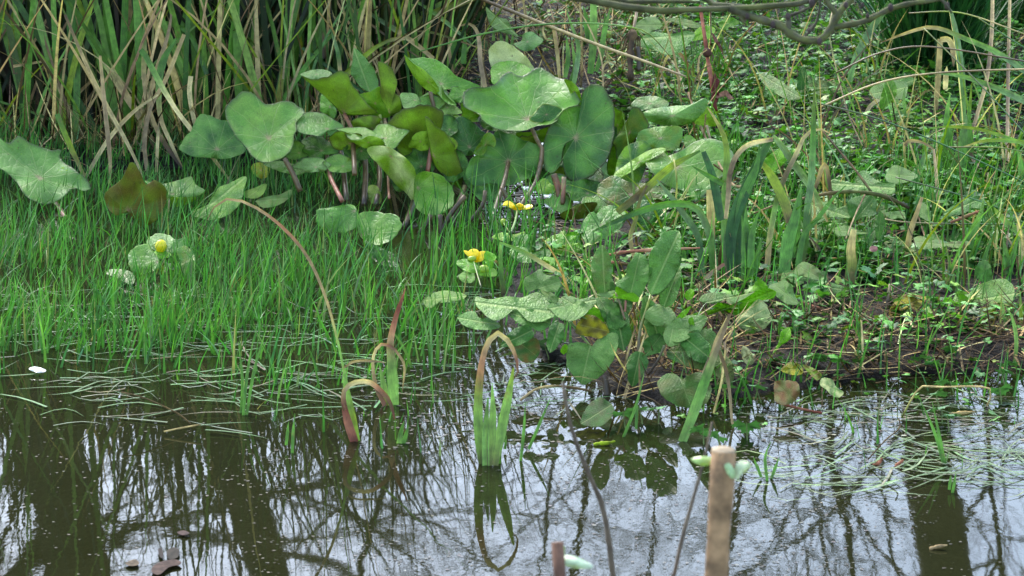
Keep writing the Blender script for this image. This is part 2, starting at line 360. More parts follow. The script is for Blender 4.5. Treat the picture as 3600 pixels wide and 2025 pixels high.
def blade(parent, fr, s, w, rows, cs, name='leaf', n=18, keel=.25, tip=True, blunt=False, yaw=0.0, bow=0.0):
    """strap leaf along traced points, first point = root"""
    P = catmull(px(fr, s), n, False); k = K[fr][2]
    r0, r1 = rows if isinstance(rows, tuple) else (rows, rows)
    pr = px(fr, s)[0, 1] / 1.39752
    if r0 > 30 and 18 < r0 - pr < 150: r0, r1 = pr + 8, r1 + pr + 8 - r0
    elif r0 > 30 and r0 < pr - 2: r0, r1 = pr, r1 + pr - r0
    t = np.linspace(0, 1, n); D = rowD(r0) + (rowD(r1) - rowD(r0)) * t + bow * np.sin(t * math.pi)
    T = np.gradient(P, axis=0); T /= np.hypot(T[:, 0], T[:, 1])[:, None] + 1e-9
    S = np.stack([-T[:, 1], T[:, 0]], -1)
    if isinstance(w, tuple): ww = np.interp(t, np.linspace(0, 1, len(w)), w)
    else:
        ww = np.full(n, float(w)); ww *= .82 + .18 * np.sin(t * math.pi)
        if tip: ww *= np.clip((1 - t) / .35, .05, 1) ** .7
        elif not blunt: ww *= np.clip((1 - t) / .08, .3, 1)
    if sum(q in 'tbpcr' for q in cs) > len(cs) * .6: ww = ww * .82
    ww = ww * k * .5
    m_ = D / FPX; kd = ww * m_ * 2 * keel
    A = un(P - S * ww[:, None], D + yaw * ww * m_); Bm = un(P, D + kd); Cc = un(P + S * ww[:, None], D - yaw * ww * m_)
    V = np.stack([A, Bm, Cc], 1).reshape(-1, 3)
    i = np.arange(n - 1)[:, None] * 3
    F = np.vstack([np.hstack([i, i + 1, i + 4, i + 3]), np.hstack([i + 1, i + 2, i + 5, i + 4])])
    cc = colpath(cs, t) * (1 + .2 * np.sin(t * 9 + P[0, 0]))[:, None]
    cols = np.repeat(cc, 3, axis=0); cols[1::3] *= .86
    ln = np.concatenate([[0], np.cumsum(np.linalg.norm(np.diff(Bm, axis=0), axis=1))])
    uv = np.stack([np.tile([0, .5, 1], n), np.repeat(ln * 12, 3)], -1)
    return mk(name, V, F, M_strap, parent, cols, uv)
def tube_np(P, rad, ns=7, cap=True):
    P = np.asarray(P, float); n = len(P); rad = np.broadcast_to(np.asarray(rad, float), (n,))
    T = np.gradient(P, axis=0); T /= np.linalg.norm(T, axis=1)[:, None] + 1e-12
    ref = np.where(np.abs(T[:, 2:3]) > .9, np.array([[1., 0, 0]]), np.array([[0, 0, 1.]]))
    ref = np.tile(ref[0], (n, 1)); a = np.cross(T, ref); a /= np.linalg.norm(a, axis=1)[:, None] + 1e-9; b = np.cross(T, a)
    th = np.arange(ns) / ns * 2 * math.pi
    V = P[:, None] + rad[:, None, None] * (np.cos(th)[None, :, None] * a[:, None] + np.sin(th)[None, :, None] * b[:, None])
    i = np.arange(n - 1)[:, None] * ns; j = np.arange(ns)[None]; j2 = (j + 1) % ns
    F = np.stack([i + j, i + j2, i + ns + j2, i + ns + j], -1).reshape(-1, 4)
    return V.reshape(-1, 3), F
def stalk(parent, fr, s, w, rows, cs, name='petiole', n=10, ns=6, m=None, jit=0.0, bow=0.0):
    P = catmull(px(fr, s), n, False); k = K[fr][2]; r0, r1 = rows if isinstance(rows, tuple) else (rows, rows)
    t = np.linspace(0, 1, n); D = rowD(r0) + (rowD(r1) - rowD(r0)) * t + bow * np.sin(t * math.pi)
    Q = un(P, D); ww = np.interp(t, np.linspace(0, 1, len(w)), w) if isinstance(w, tuple) else np.full(n, float(w))
    rad = ww * k * .5 * D / FPX
    if jit: rad = rad * (1 + jit * np.sin(np.arange(n) * 2.1 + P[0, 0]) * np.sin(np.arange(n) * 0.77))
    V, F = tube_np(Q, rad, ns)
    caps = [tuple(range(ns))[::-1], tuple(range((n - 1) * ns, n * ns))]
    return mk(name, V, [tuple(f) for f in F] + caps, m or M_stalk, parent, np.repeat(colpath(cs, t), ns, axis=0))
def blob(parent, name, c, r, colr, m, sx=1., sy=1., sz=1., ns=10, nr=7):
    V = [(0, 0, -1)]
    for i in range(1, nr):
        a = -math.pi / 2 + math.pi * i / nr
        for j in range(ns):
            q = 1 + .06 * math.sin(j * 2.5 + i); V.append((math.cos(a) * math.cos(j * 2 * math.pi / ns) * q, math.cos(a) * math.sin(j * 2 * math.pi / ns) * q, math.sin(a)))
    V.append((0, 0, 1)); F = []
    for j in range(ns): F.append((0, 1 + (j + 1) % ns, 1 + j))
    for i in range(nr - 2):
        for j in range(ns):
            a = 1 + i * ns; F.append((a + j, a + (j + 1) % ns, a + ns + (j + 1) % ns, a + ns + j))
    e = 1 + (nr - 2) * ns
    for j in range(ns): F.append((e + j, e + (j + 1) % ns, len(V) - 1))
    V = np.array(V) * r * np.array([sx, sy, sz]) + np.asarray(c)
    return mk(name, V, F, m, parent, np.tile(colr, (len(V), 1)))
def base(fr, s, row=None):
    p = px(fr, s)[0]; q = ground(p) if row is None else un(p, rowD(row)); q = np.array(q); q[2] = max(float(ground_z(q[None, :2])[0]), -.05); return q
def ribbons(root, az, L, th0, curl, w, face, c0, c1, segs=5, flat=1.4):
    N = len(root); t = np.linspace(0, 1, segs + 1); th = th0[:, None] + curl[:, None] * t[None]
    ds = (L / segs)[:, None]; mid = (th[:, 1:] + th[:, :-1]) / 2
    hx = np.concatenate([np.zeros((N, 1)), np.cumsum(np.sin(mid) * ds, 1)], 1); hz = np.concatenate([np.zeros((N, 1)), np.cumsum(np.cos(mid) * ds, 1)], 1)
    P = root[:, None] + np.stack([hx * np.cos(az)[:, None], hx * np.sin(az)[:, None], hz], -1)
    side = np.stack([np.cos(face), np.sin(face), np.zeros(N)], -1)
    prof = np.clip(1 - t ** flat, .03, 1); hw = w[:, None] * .5 * prof[None]
    A = P - side[:, None] * hw[..., None]; B_ = P + side[:, None] * hw[..., None]
    V = np.stack([A, B_], 2)
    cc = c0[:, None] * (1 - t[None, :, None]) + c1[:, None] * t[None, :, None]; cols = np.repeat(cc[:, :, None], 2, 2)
    i = np.arange(segs)[:, None] * 2; f = np.hstack([i, i + 1, i + 3, i + 2])
    F = (np.arange(N)[:, None, None] * (segs + 1) * 2 + f[None]).reshape(-1, 4)
    uv = np.zeros((N, segs + 1, 2, 2)); uv[:, :, 1, 0] = 1; uv[..., 1] = (t * 3)[None, :, None] + np.arange(N)[:, None, None] * .37
    return V, F, cols, uv
def sample_poly(polys, n, land=None):
    """n random ground points inside a polygon given in photo pixels on the water plane"""
    pg = G(polys)[:, :2]; lo, hi = pg.min(0), pg.max(0); out = []; tot = 0
    while tot < n:
        q = lo + rng.random((n * 3, 2)) * (hi - lo); q = q[inpoly(q, pg)]
        if land is not None: d = sdist(q); q = q[(d > land[0]) & (d < land[1])]
        out.append(q); tot += len(q)
        if len(out) > 60: break
    q = np.vstack(out)[:n]; return np.column_stack([q, ground_z(q)])
def jit(c, n, a=.25, b=.12): return np.array(c)[None] * (1 + a * rng.standard_normal((n, 1))).clip(.4, 1.8) * (1 + b * rng.standard_normal((n, 3))).clip(.5, 1.5)
def pick(cols, probs, n, a=.2):
    k = rng.choice(len(cols), n, p=probs); return np.array(cols)[k] * (1 + a * rng.standard_normal((n, 1))).clip(.45, 1.7) * (1 + .08 * rng.standard_normal((n, 3)))

# ------------------------------------------------------------------ bare trees behind the pond (seen mirrored in the water)
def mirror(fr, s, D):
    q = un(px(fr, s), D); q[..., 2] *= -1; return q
def twigs(P0, d0, L, r, depth, acc, rs, droop=0.0):
    n = 6; P = [np.array(P0, float)]; d = np.array(d0, float)
    for i in range(n - 1):
        d = d + rs.normal(0, .16, 3) + np.array([0, 0, .03 - droop * .05]); d /= np.linalg.norm(d); P.append(P[-1] + d * L / (n - 1))
    P = np.array(P); V, F = tube_np(P, np.linspace(r, r * .45, n), 4 if depth < 2 else 5); acc.append((V, F))
    if depth == 0: return
    k = {3: 5, 2: 6, 1: 6}[depth]
    for i in range(k):
        u = rs.uniform(.15, 1); j = min(int(u * (n - 1)), n - 2); q = P[j] + (P[j + 1] - P[j]) * (u * (n - 1) - j)
        dd = P[j + 1] - P[j]; dd /= np.linalg.norm(dd); e = rs.normal(0, 1, 3); e -= dd * (e @ dd); e /= np.linalg.norm(e)
        a = rs.uniform(.4, .95); nd = dd * math.cos(a) + e * math.sin(a)
        twigs(q, nd, L * rs.uniform(.4, .65), r * rs.uniform(.35, .5), depth - 1, acc, rs, droop)
def join(acc):
    off = 0; Vs = []; Fs = []
    for V, F in acc: Vs.append(V); Fs.append(F + off); off += len(V)
    return np.vstack(Vs), np.vstack(Fs)
BARK = (.05, .045, .028)
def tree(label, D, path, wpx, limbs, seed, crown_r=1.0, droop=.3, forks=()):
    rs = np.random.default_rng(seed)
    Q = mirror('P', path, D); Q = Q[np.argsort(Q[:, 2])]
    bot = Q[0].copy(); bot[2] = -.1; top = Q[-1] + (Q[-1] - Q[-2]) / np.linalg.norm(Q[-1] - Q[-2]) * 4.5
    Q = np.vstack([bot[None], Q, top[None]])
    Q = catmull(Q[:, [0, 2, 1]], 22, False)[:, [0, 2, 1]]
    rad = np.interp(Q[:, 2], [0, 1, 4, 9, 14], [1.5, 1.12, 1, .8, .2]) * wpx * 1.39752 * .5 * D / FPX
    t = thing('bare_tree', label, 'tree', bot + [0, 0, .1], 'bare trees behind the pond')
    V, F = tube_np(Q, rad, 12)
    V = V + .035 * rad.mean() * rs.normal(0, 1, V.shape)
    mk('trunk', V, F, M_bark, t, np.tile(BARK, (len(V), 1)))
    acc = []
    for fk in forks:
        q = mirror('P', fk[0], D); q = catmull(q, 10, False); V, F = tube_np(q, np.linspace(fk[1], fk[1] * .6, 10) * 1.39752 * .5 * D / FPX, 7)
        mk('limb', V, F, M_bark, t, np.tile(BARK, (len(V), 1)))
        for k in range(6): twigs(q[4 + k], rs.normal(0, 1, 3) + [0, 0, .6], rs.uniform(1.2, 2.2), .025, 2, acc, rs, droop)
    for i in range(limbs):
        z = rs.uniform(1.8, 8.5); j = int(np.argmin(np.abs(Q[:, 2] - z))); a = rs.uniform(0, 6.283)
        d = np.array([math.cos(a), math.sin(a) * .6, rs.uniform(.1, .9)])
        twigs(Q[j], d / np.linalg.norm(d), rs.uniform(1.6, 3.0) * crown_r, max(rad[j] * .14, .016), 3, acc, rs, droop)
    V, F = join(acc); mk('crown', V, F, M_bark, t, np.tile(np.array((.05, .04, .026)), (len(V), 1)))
tree('thick forking bare trunk mirrored at the left edge of the pond', 15.5, '120,1040 145,1130 170,1280 190,1400 200,1449', 165, 8, 3, 1.0, forks=[('150,1300 100,1380 40,1440 -60,1520', 70)])
tree('bare trunk mirrored left of centre below the reeds', 17.5, '560,1050 600,1200 645,1330 680,1449', 105, 8, 5, 1.0)
tree('bare trunk mirrored near the right edge of the pond', 16.5, '2330,1040 2345,1200 2365,1330 2385,1449', 125, 8, 9, 1.0)
tree('slender bare tree mirrored between floating grass and the right trunk', 19, '2090,1000 2120,1200 2150,1449', 20, 12, 12, 1.1)
tree('slender bare tree mirrored behind the flag leaves', 20, '1010,1000 960,1250 900,1449', 18, 12, 14, 1.1)
tree('slender bare tree mirrored right of the middle flag shoot', 21, '1490,1000 1470,1250 1440,1449', 18, 12, 17, 1.2)
tree('slender bare tree mirrored beside the cut willow stem', 22, '1880,1000 1850,1250 1820,1449', 18, 12, 21, 1.2)

tree('slender bare tree mirrored at the far right of the open water', 18, '2480,1000 2490,1200 2520,1449', 14, 11, 25, 1.0)
tree('slender bare tree mirrored in the bright water at lower right', 23, '2210,1000 2225,1250 2260,1449', 12, 12, 29, 1.2)
tree('slender bare tree mirrored between the cut willow stems', 24, '1660,1000 1650,1250 1640,1449', 12, 12, 31, 1.2)

# ------------------------------------------------------------------ reed tussocks at the back left
greens = [BC['g'], BC['G'], BC['e'], BC['t'], BC['b'], BC['p'], BC['h']]
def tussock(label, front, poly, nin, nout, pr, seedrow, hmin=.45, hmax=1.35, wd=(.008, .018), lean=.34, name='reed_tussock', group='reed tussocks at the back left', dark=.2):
    q = sample_poly(poly, nin + nout); c = q.mean(0); t = thing(name, label, 'reeds', (c[0], c[1], max(c[2], 0)), group)
    n = len(q); L = rng.uniform(hmin, hmax, n); az = rng.uniform(-.15, 3.29, n); dead = rng.random(n)
    cl = pick(greens, pr, n, .25); cl[nin:] = pick([BC['g'], BC['h'], BC['G'], BC['l'], BC['y'], BC['t']], [.34, .22, .14, .12, .08, .10], n - nin); tip = cl * .8 + np.array(BC['t'])[None] * .2 * rng.random((n, 1))
    th0 = np.abs(rng.normal(0, lean, n)); curl = rng.normal(.25, .3, n); w = rng.uniform(*wd, n) * np.where(np.arange(n) < nin, 1, 1.15); face = rng.uniform(-.6, .6, n)
    q[:, 2] = np.maximum(q[:, 2], -.03) - .02
    q = q[np.argsort(-q[:, 1])]; q[nin:] = q[nin:][np.random.default_rng(3).permutation(n - nin)]
    V, F, cc, uv = ribbons(q, az, L, th0, curl, w, face, cl, tip, 9, 2.2)
    k = nin; per = 20
    mk('inner_blades', V[:k].reshape(-1, 3), F[:k * 9], M_strap, t, (cc[:k] * dark).reshape(-1, 3), uv[:k].reshape(-1, 2))['kind'] = 'stuff'  # inner blade colour darkened to paint in the shade deep inside the tussock
    f1 = F[:9]
    ns = 44; pq = sample_poly(front, ns); pq[:, 2] = np.maximum(pq[:, 2], 0) - .01; sg = rng.choice([0, math.pi], ns) + rng.normal(0, .5, ns)
    sc = pick([BC['t'], BC['c'], BC['p'], BC['b'], BC['y'], BC['l']], [.36, .18, .12, .08, .08, .18], ns, .2)
    SV, SF, SC, SU = ribbons(pq, sg, rng.uniform(.35, .95, ns), np.abs(rng.normal(.25, .28, ns)), np.abs(rng.normal(.3, .55, ns)), rng.uniform(.003, .009, ns), rng.normal(0, .5, ns), sc * .8, sc, 9, 2.2)
    for i in range(ns): mk('leaf', SV[i].reshape(-1, 3), f1, M_strap, t, SC[i].reshape(-1, 3), SU[i].reshape(-1, 2))
    for i in range(k, n): mk('leaf', V[i].reshape(-1, 3), f1, M_strap, t, cc[i].reshape(-1, 3), uv[i].reshape(-1, 2))
    return t
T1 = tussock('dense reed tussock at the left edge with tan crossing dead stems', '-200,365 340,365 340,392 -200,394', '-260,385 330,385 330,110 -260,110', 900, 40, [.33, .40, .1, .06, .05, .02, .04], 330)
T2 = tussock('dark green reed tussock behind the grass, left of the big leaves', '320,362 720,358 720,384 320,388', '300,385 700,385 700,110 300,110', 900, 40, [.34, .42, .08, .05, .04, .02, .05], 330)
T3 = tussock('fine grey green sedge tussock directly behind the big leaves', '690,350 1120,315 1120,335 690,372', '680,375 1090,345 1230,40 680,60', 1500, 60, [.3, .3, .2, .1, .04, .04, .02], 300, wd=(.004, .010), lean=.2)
for p, s, w, rows, cs in [
    (T1, '1220,1200 1050,880 900,640 700,300 505,0 430,-140', (30, 45, 62, 70, 66, 40), (405, 330), 'bttggg'),
    (T1, '555,1180 580,700 570,330 560,60 555,-120', 55, 390, 'egggG'),
    (T1, '640,1340 520,1080 430,860', (24, 42, 40), 418, 'tyg'), (T1, '430,860 700,620 940,450 1040,220 1130,0 1180,-120', (30, 50, 58, 62, 60, 40), (418, 360), 'yggggg'),
    (T1, '1085,1340 960,1080 780,750 640,460 490,110', (20, 36, 38, 34, 24), (418, 370), 'tcttb'),
    (T2, '1745,1375 1500,1050 1330,830 1180,580 1110,440 1060,375', (14, 38, 42, 42, 56, 52), (425, 390), 'tccclg'),
    (T2, '1560,560 1480,350 1400,230 1250,175 1110,190 1090,235 1090,420 1080,600', (36, 36, 34, 32, 34, 34, 40, 30), 395, 'Gggglltt'),
    (T2, '1385,1285 1290,1080 1210,880 1200,620 1240,440 1330,290', (10, 28, 34, 46, 60, 16), (415, 390), 'tctlgg'),
    (T2, '1385,1290 1200,1010 1110,760 1085,560 1095,380', (12, 40, 30, 30, 50), (418, 395), 'kbtte'),
    (T2, '1540,1190 1460,880 1430,700 1440,575', (12, 42, 42, 44), 412, 'cccc'), (T2, '1585,870 1540,720 1490,610 1450,570', (44, 40, 36, 34), 404, 'Gegy'),
    (T2, '1775,730 1700,350 1640,0 1620,-100', (36, 46, 44, 34), 380, 'tpls'), (T2, '1955,740 1860,500 1780,280 1690,0 1640,-140', (26, 40, 50, 52, 40), 385, 'bpsgs'),
    (T2, '1770,660 1820,450 1900,200 1955,0 1990,-130', (30, 50, 58, 50, 30), 360, 'gyyyy'), (T3, '1945,740 1960,400 1985,0 1990,-140', 24, 385, 'btttt'),
    (T2, '1560,850 1510,600 1440,250 1375,0 1340,-140', (56, 60, 60, 54, 30), 350, 'GGggg'), (T2, '1680,920 1672,700 1665,560', (66, 72, 70), 385, 'egg'),
    (T1, '640,1345 820,1050 1000,850 1190,715', (36, 40, 38, 16), (418, 396), 'pctc'), (T1, '-60,980 250,700 540,450', (36, 40, 24), 405, 'ccb'),
    (T1, '-40,1080 350,860 500,780 830,480', (36, 40, 34, 14), 410, 'bptb'), (T1, '100,500 350,460 550,440', (26, 20, 12), 390, 'ttt'),
    (T1, '115,560 90,360 90,200 150,0 190,-120', (34, 46, 58, 52, 30), 385, 'bbygg'), (T1, '150,500 300,240 420,30 480,-80', 22, 380, 'ttpt'),
    (T1, '185,1060 130,400 230,0 250,-90', 20, 395, 'btbt'), (T1, '540,700 750,320 930,60 1030,-20', 26, 380, 'bttc'),
    (T1, '825,1400 830,1200 790,800 755,420', (20, 44, 40, 24), 415, 'tppt'), (T1, '1060,1180 1150,640 1270,250 1310,-60', 42, 400, 'cptpp'),
    (T2, '1110,1290 1090,1060 1140,800 1250,600 1390,260', (34, 44, 36, 40, 36), 408, 'ppptt'), (T1, '-40,180 200,260 540,390', 42, 370, 'GGG'),
    (T2, '1560,740 1640,560 1700,400', 30, 380, 'btt'), (T2, '1180,1300 1190,1060 1200,900', 30, 410, 'tcp'),
    (T1, '360,930 420,850 640,760 840,640', 24, 396, 'btpb'), (T1, '-30,720 110,560 170,300 300,100', 30, 384, 'btpt'),
    (T1, '360,1100 540,900 700,700 850,430', 26, 400, 'etbb'), (T1, '950,860 1000,720 1100,500 1210,300 1280,60', 30, 392, 'bttpt'),
    (T1, '190,1060 400,1000 600,990', 22, 398, 'bbt'), (T1, '600,900 700,870 800,920 900,1000', 22, 396, 'GgG')]:
    blade(p, 'R1', s, w, (rows[0], rows[0] - 14) if isinstance(rows, tuple) else rows, cs, n=20)
for p, s, w, rows, cs in [
    (T3, '1180,310 1380,200 1600,95 1880,-10 2100,-70', (70, 80, 78, 60, 20), 330, 'geeeg'), (T3, '1170,290 1400,140 1670,-10 1800,-90', (60, 62, 56, 24), 325, 'gllg'),
    (T3, '1500,590 1330,450 1160,330 840,120', (40, 50, 52, 34), (360, 330), 'ttss'), (T3, '620,745 860,520 1000,430 1100,395 1210,385', (60, 56, 44, 36, 40), 372, 'yyyet'),
    (T3, '1365,1010 1280,760 1230,560 1190,385', (14, 30, 52, 56), 374, 'ttcc'), (T3, '1145,960 1125,700 1110,500 1085,130', (40, 56, 58, 30), 365, 'llle'),
    (T3, '950,660 850,420 760,200 700,0', 36, 350, 'tcpt'), (T3, '1350,575 1000,340 720,130 540,0', (14, 26, 26, 16), (360, 340), 'bbpk'),
    (T3, '2045,515 1700,390 1500,330 1290,305', (8, 22, 30, 30), 345, 'tbob'.replace('o', 'e')), (T3, '560,710 540,540 500,400 470,300', (40, 44, 36, 12), 375, 'tgsg'),
    (T3, '180,480 480,700 800,930', (36, 40, 30), 372, 'GGG'), (T3, '370,590 300,430 215,120 200,-60', 26, 360, 'tttt'), (T3, '150,1060 160,640 190,200 215,-60', (28, 34, 28, 16), 380, 'tbtp'),
    (T3, '780,405 600,250 420,100', 20, 350, 'ttc'), (T3, '400,590 385,420 365,300', (60, 64, 66), 365, 'kpp'), (T3, '550,640 700,300 830,0 880,-120', (60, 80, 80, 40), 345, 'ggyg'),
    (T3, '290,330 240,500 220,620', 18, 360, 'cct'), (T3, '460,250 440,120 370,0', 36, 350, 'ctt'), (T3, '740,500 790,330 820,160', 36, 352, 'cct'),
    (T3, '930,340 940,200 920,60', (44, 44, 40), 340, 'ccc'), (T3, '960,0 1010,120 1000,130', 30, 335, 'ppc'), (T3, '890,590 960,760 960,900', 24, 366, 'ttb'),
    (T3, '40,1000 110,720 240,330 340,50', 22, 370, 'ttct'), (T3, '940,470 1100,500 1230,530', (10, 20, 18), 355, 'bpp'), (T3, '1190,940 1225,660', 34, 370, 'tt'),
    (T3, '1150,150 1290,20 1480,90', 40, 330, 'GsG')]:
    blade(p, 'N5', s, w, (rows[0], rows[0] - 12) if isinstance(rows, tuple) else rows, cs, n=18)

# ------------------------------------------------------------------ giant marsh marigold clump (kidney leaves)
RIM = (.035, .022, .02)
MC = thing('marsh_marigold_clump', 'big clump of broad kidney shaped marigold leaves standing in the water at centre', 'plant', base('P', '1120,560'))
LF = {}
def L(key, fr, s, row, par=None, **kw):
    o = leaf(par or MC, fr, s, row, **kw); LF[key] = o; return o
# back ones first
L('d8', 'R2', '525,150 580,190 640,260 690,340 710,430 680,468 610,470 540,400 500,330 515,240', 450, kind='d', t='d', gy=.5, ax='640,470 525,150')
L('w10', 'R2', '1540,200 1560,130 1620,95 1690,110 1760,160 1820,210 1885,310 1800,320 1700,290 1600,280 1565,300', 430, t='w', t2='w', gy=.4, cup=-.5, c='1690,270')
L('b11', 'R2', '1558,300 1620,255 1720,245 1800,270 1865,315 1820,360 1760,375 1690,370 1620,395 1570,420', 445, t='b', gy=1.0, c='1690,330', under=False)
L('16', 'R1', '1360,1130 1380,1050 1440,990 1490,880 1570,865 1650,900 1730,930 1790,1040 1860,1130 1780,1180 1700,1200 1560,1190 1450,1180', 470, t='M', t2='m', gy=.7, c='1640,1130')
o9 = L('9', 'R2', '900,195 960,230 1060,215 1150,240 1230,290 1300,360 1400,400 1480,437 1380,462 1260,458 1200,465 1250,535 1310,585 1220,560 1140,470 1060,350 980,270', 470, t='b', t2='m', gy=.8, c='1180,420', cup=-.2)
L('9f', 'R2', '900,195 950,320 1040,440 1130,492 1220,550 1305,592 1240,520 1180,470 1120,380 1050,310 970,262', 478, par=o9, t='u', under=True, gy=-.3, name='leaf_fold', cup=.1)
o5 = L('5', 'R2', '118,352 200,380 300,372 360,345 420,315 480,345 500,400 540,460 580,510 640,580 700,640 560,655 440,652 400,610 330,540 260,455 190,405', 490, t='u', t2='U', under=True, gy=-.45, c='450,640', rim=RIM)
L('5f', 'R2', '118,350 200,315 300,310 362,342 300,374 200,382', 484, par=o5, t='s', gy=1.2, name='leaf_fold')
L('6', 'R2', '560,500 640,480 720,440 760,520 800,660 700,668 610,640 580,560', 486, t='u', t2='b', under=True, gy=-.5)
L('7', 'R2', '703,260 740,252 800,290 832,340 852,420 825,470 872,520 888,600 850,645 800,655 760,580 725,500 722,400', 496, t='U', t2='u', under=True, gy=-.3, rim=RIM, c='790,640')
L('7b', 'R2', '870,500 930,485 1000,500 1030,560 1080,480 1085,540 1060,590 980,600 900,600', 480, t='m', gy=1.2)
L('7c', 'R2', '1130,560 1200,520 1300,590 1340,640 1250,650 1170,640', 482, t='l', gy=1.2)
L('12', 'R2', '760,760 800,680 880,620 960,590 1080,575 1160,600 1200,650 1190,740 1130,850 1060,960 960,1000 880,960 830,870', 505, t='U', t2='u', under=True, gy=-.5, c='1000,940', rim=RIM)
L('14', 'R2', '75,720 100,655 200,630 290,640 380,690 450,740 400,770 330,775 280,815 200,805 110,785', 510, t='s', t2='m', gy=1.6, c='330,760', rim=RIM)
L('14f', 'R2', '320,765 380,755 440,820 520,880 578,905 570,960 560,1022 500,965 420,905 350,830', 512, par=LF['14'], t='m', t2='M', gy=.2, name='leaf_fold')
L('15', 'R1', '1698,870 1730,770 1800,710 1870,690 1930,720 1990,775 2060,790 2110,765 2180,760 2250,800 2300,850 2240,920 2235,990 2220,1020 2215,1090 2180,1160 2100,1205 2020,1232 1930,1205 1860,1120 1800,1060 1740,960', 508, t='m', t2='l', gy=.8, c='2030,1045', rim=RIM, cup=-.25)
L('4', 'R2', '1190,740 1250,690 1320,665 1400,690 1470,750 1520,800 1500,860 1450,940 1390,960 1330,950 1270,890 1210,820', 500, t='M', gy=.5, c='1400,900')
L('4b', 'R2', '1180,640 1250,600 1290,640 1360,670 1470,680 1480,700 1400,705 1300,670 1220,700', 488, t='u', t2='s', gy=1.5)
L('4c', 'R2', '1750,790 1860,780 2000,740 2060,720 2050,800 1960,860 1850,850 1770,860', 500, t='u', under=True, gy=-.5)
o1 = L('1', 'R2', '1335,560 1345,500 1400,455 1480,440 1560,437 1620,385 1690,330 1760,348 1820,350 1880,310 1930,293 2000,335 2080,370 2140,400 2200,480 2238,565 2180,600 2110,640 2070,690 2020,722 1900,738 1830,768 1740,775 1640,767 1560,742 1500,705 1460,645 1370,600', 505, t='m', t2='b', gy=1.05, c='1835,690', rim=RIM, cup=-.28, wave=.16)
L('1f', 'R2', '2110,385 2160,395 2210,440 2235,500 2240,572 2200,585 2170,520 2140,450', 500, par=o1, t='u', under=True, gy=-.3, name='leaf_fold')
L('1g', 'R2', '1850,690 1900,620 1945,572 2010,575 2085,600 2100,640 2070,690 2010,715 1930,715', 508, par=o1, t='M', gy=.3, name='leaf_fold', rim=(.25, .3, .02))
L('3', 'R2', '1375,1060 1400,990 1480,940 1510,890 1560,850 1600,770 1700,790 1800,840 1900,870 1960,905 1965,1000 1920,1060 1850,1130 1740,1170 1640,1200 1560,1235 1500,1222 1420,1190 1370,1120', 512, t='M', t2='m', gy=.45, c='1690,1000', cup=-.2)
L('3b', 'R2', '1425,945 1480,850 1520,790 1575,800 1598,860 1580,897 1540,875 1520,932 1490,955', 516, t='b', t2='U', gy=.2, cup=-.5)
L('3c', 'R2', '1350,1110 1410,1050 1460,1080 1490,1140 1500,1230 1440,1230 1380,1190', 520, t='M', gy=.4)
L('2', 'R2', '2235,570 2242,500 2270,450 2330,420 2400,440 2450,490 2482,580 2492,720 2482,850 2450,950 2400,1040 2320,1115 2230,1155 2150,1142 2110,1080 2096,1000 2110,920 2130,860 2100,900 2085,1010 2060,1065 2010,1098 1965,1060 1945,990 1945,900 1975,800 2010,720 2070,650 2130,600', 515, t='M', t2='m', gy=.25, gx=-.3, c='2195,825', rim=(.05, .025, .018), cup=-.2)
L('17', 'R2', '1062,668 1110,690 1145,740 1210,780 1270,860 1310,960 1340,1060 1352,1140 1310,1222 1270,1190 1210,1120 1130,1030 1095,900 1075,760', 520, t='u', t2='U', under=True, gy=-.25, gx=.6, c='1120,960', rim=RIM)
L('17b', 'R2', '938,890 980,800 1050,775 1085,790 1092,900 1040,925 980,905', 518, t='u', under=True, gy=-.2)
o13 = L('13', 'R2', '380,755 500,747 600,745 670,772 700,727 780,720 850,750 942,770 900,822 830,908 770,892 720,832 640,812 560,842 500,842 440,785', 528, t='l', t2='m', gy=1.5, c='760,830', rim=RIM)
L('13f', 'R2', '480,838 560,845 640,810 720,830 780,893 700,885 620,905 560,880', 532, par=o13, t='u', under=True, gy=-.4, name='leaf_fold')
o18 = L('18', 'R2', '620,920 680,887 780,892 850,930 930,990 992,1080 990,1180 983,1325 920,1245 840,1180 760,1085 690,1010', 545, t='u', t2='w', under=True, gy=-.3, gx=-.4, c='800,960')
L('18f', 'R2', '983,1130 1040,1082 1120,1085 1200,1120 1260,1190 1283,1270 1260,1350 1180,1400 1080,1407 1010,1372 980,1310', 548, par=o18, t='b', t2='l', gy=.4, cup=-.4, name='leaf_fold', c='1000,1200')
L('19', 'R5', '28,300 120,280 230,258 310,262 340,330 330,410 290,452 200,467 100,450 40,400', 570, t='m', gy=.6, c='320,300')
L('20', 'R5', '335,360 380,312 450,308 540,320 640,340 668,420 620,500 550,550 470,562 400,532 350,480', 582, t='m', t2='l', gy=.7, c='365,490', cup=-.3)
L('21', 'R5', '390,530 480,565 550,602 562,655 500,685 450,640', 590, t='M', t2='m', gy=.3)
L('22', 'R2', '1910,1290 1990,1282 2080,1213 2150,1230 2178,1290 2165,1372 2112,1418 2060,1375 2010,1335', 545, t='m', t2='l', gy=.7, c='2110,1410')
L('22b', 'R2', '2080,1400 2160,1360 2250,1320 2340,1310 2360,1330 2320,1400 2230,1440 2120,1440', 550, t='o', t2='U', under=True, gy=-.6)
L('22c', 'R2', '2110,1415 2180,1340 2260,1310 2330,1325 2250,1345 2180,1375', 548, t='l', gy=1.5)
L('23', 'R2', '1890,1180 1960,1130 2010,1170 2045,1200 2030,1240 1960,1255 1900,1230', 540, t='u', t2='b', gy=.7)
L('24', 'R1', '1900,1250 1960,1225 2040,1270 2020,1330 1970,1348 1910,1310', 470, t='y', t2='u', gy=.6)
L('25', 'R1', '1990,1240 2120,1215 2220,1240 2330,1200 2440,1150 2430,1220 2340,1290 2230,1320 2100,1290', 490, t='s', t2='m', gy=1.0)
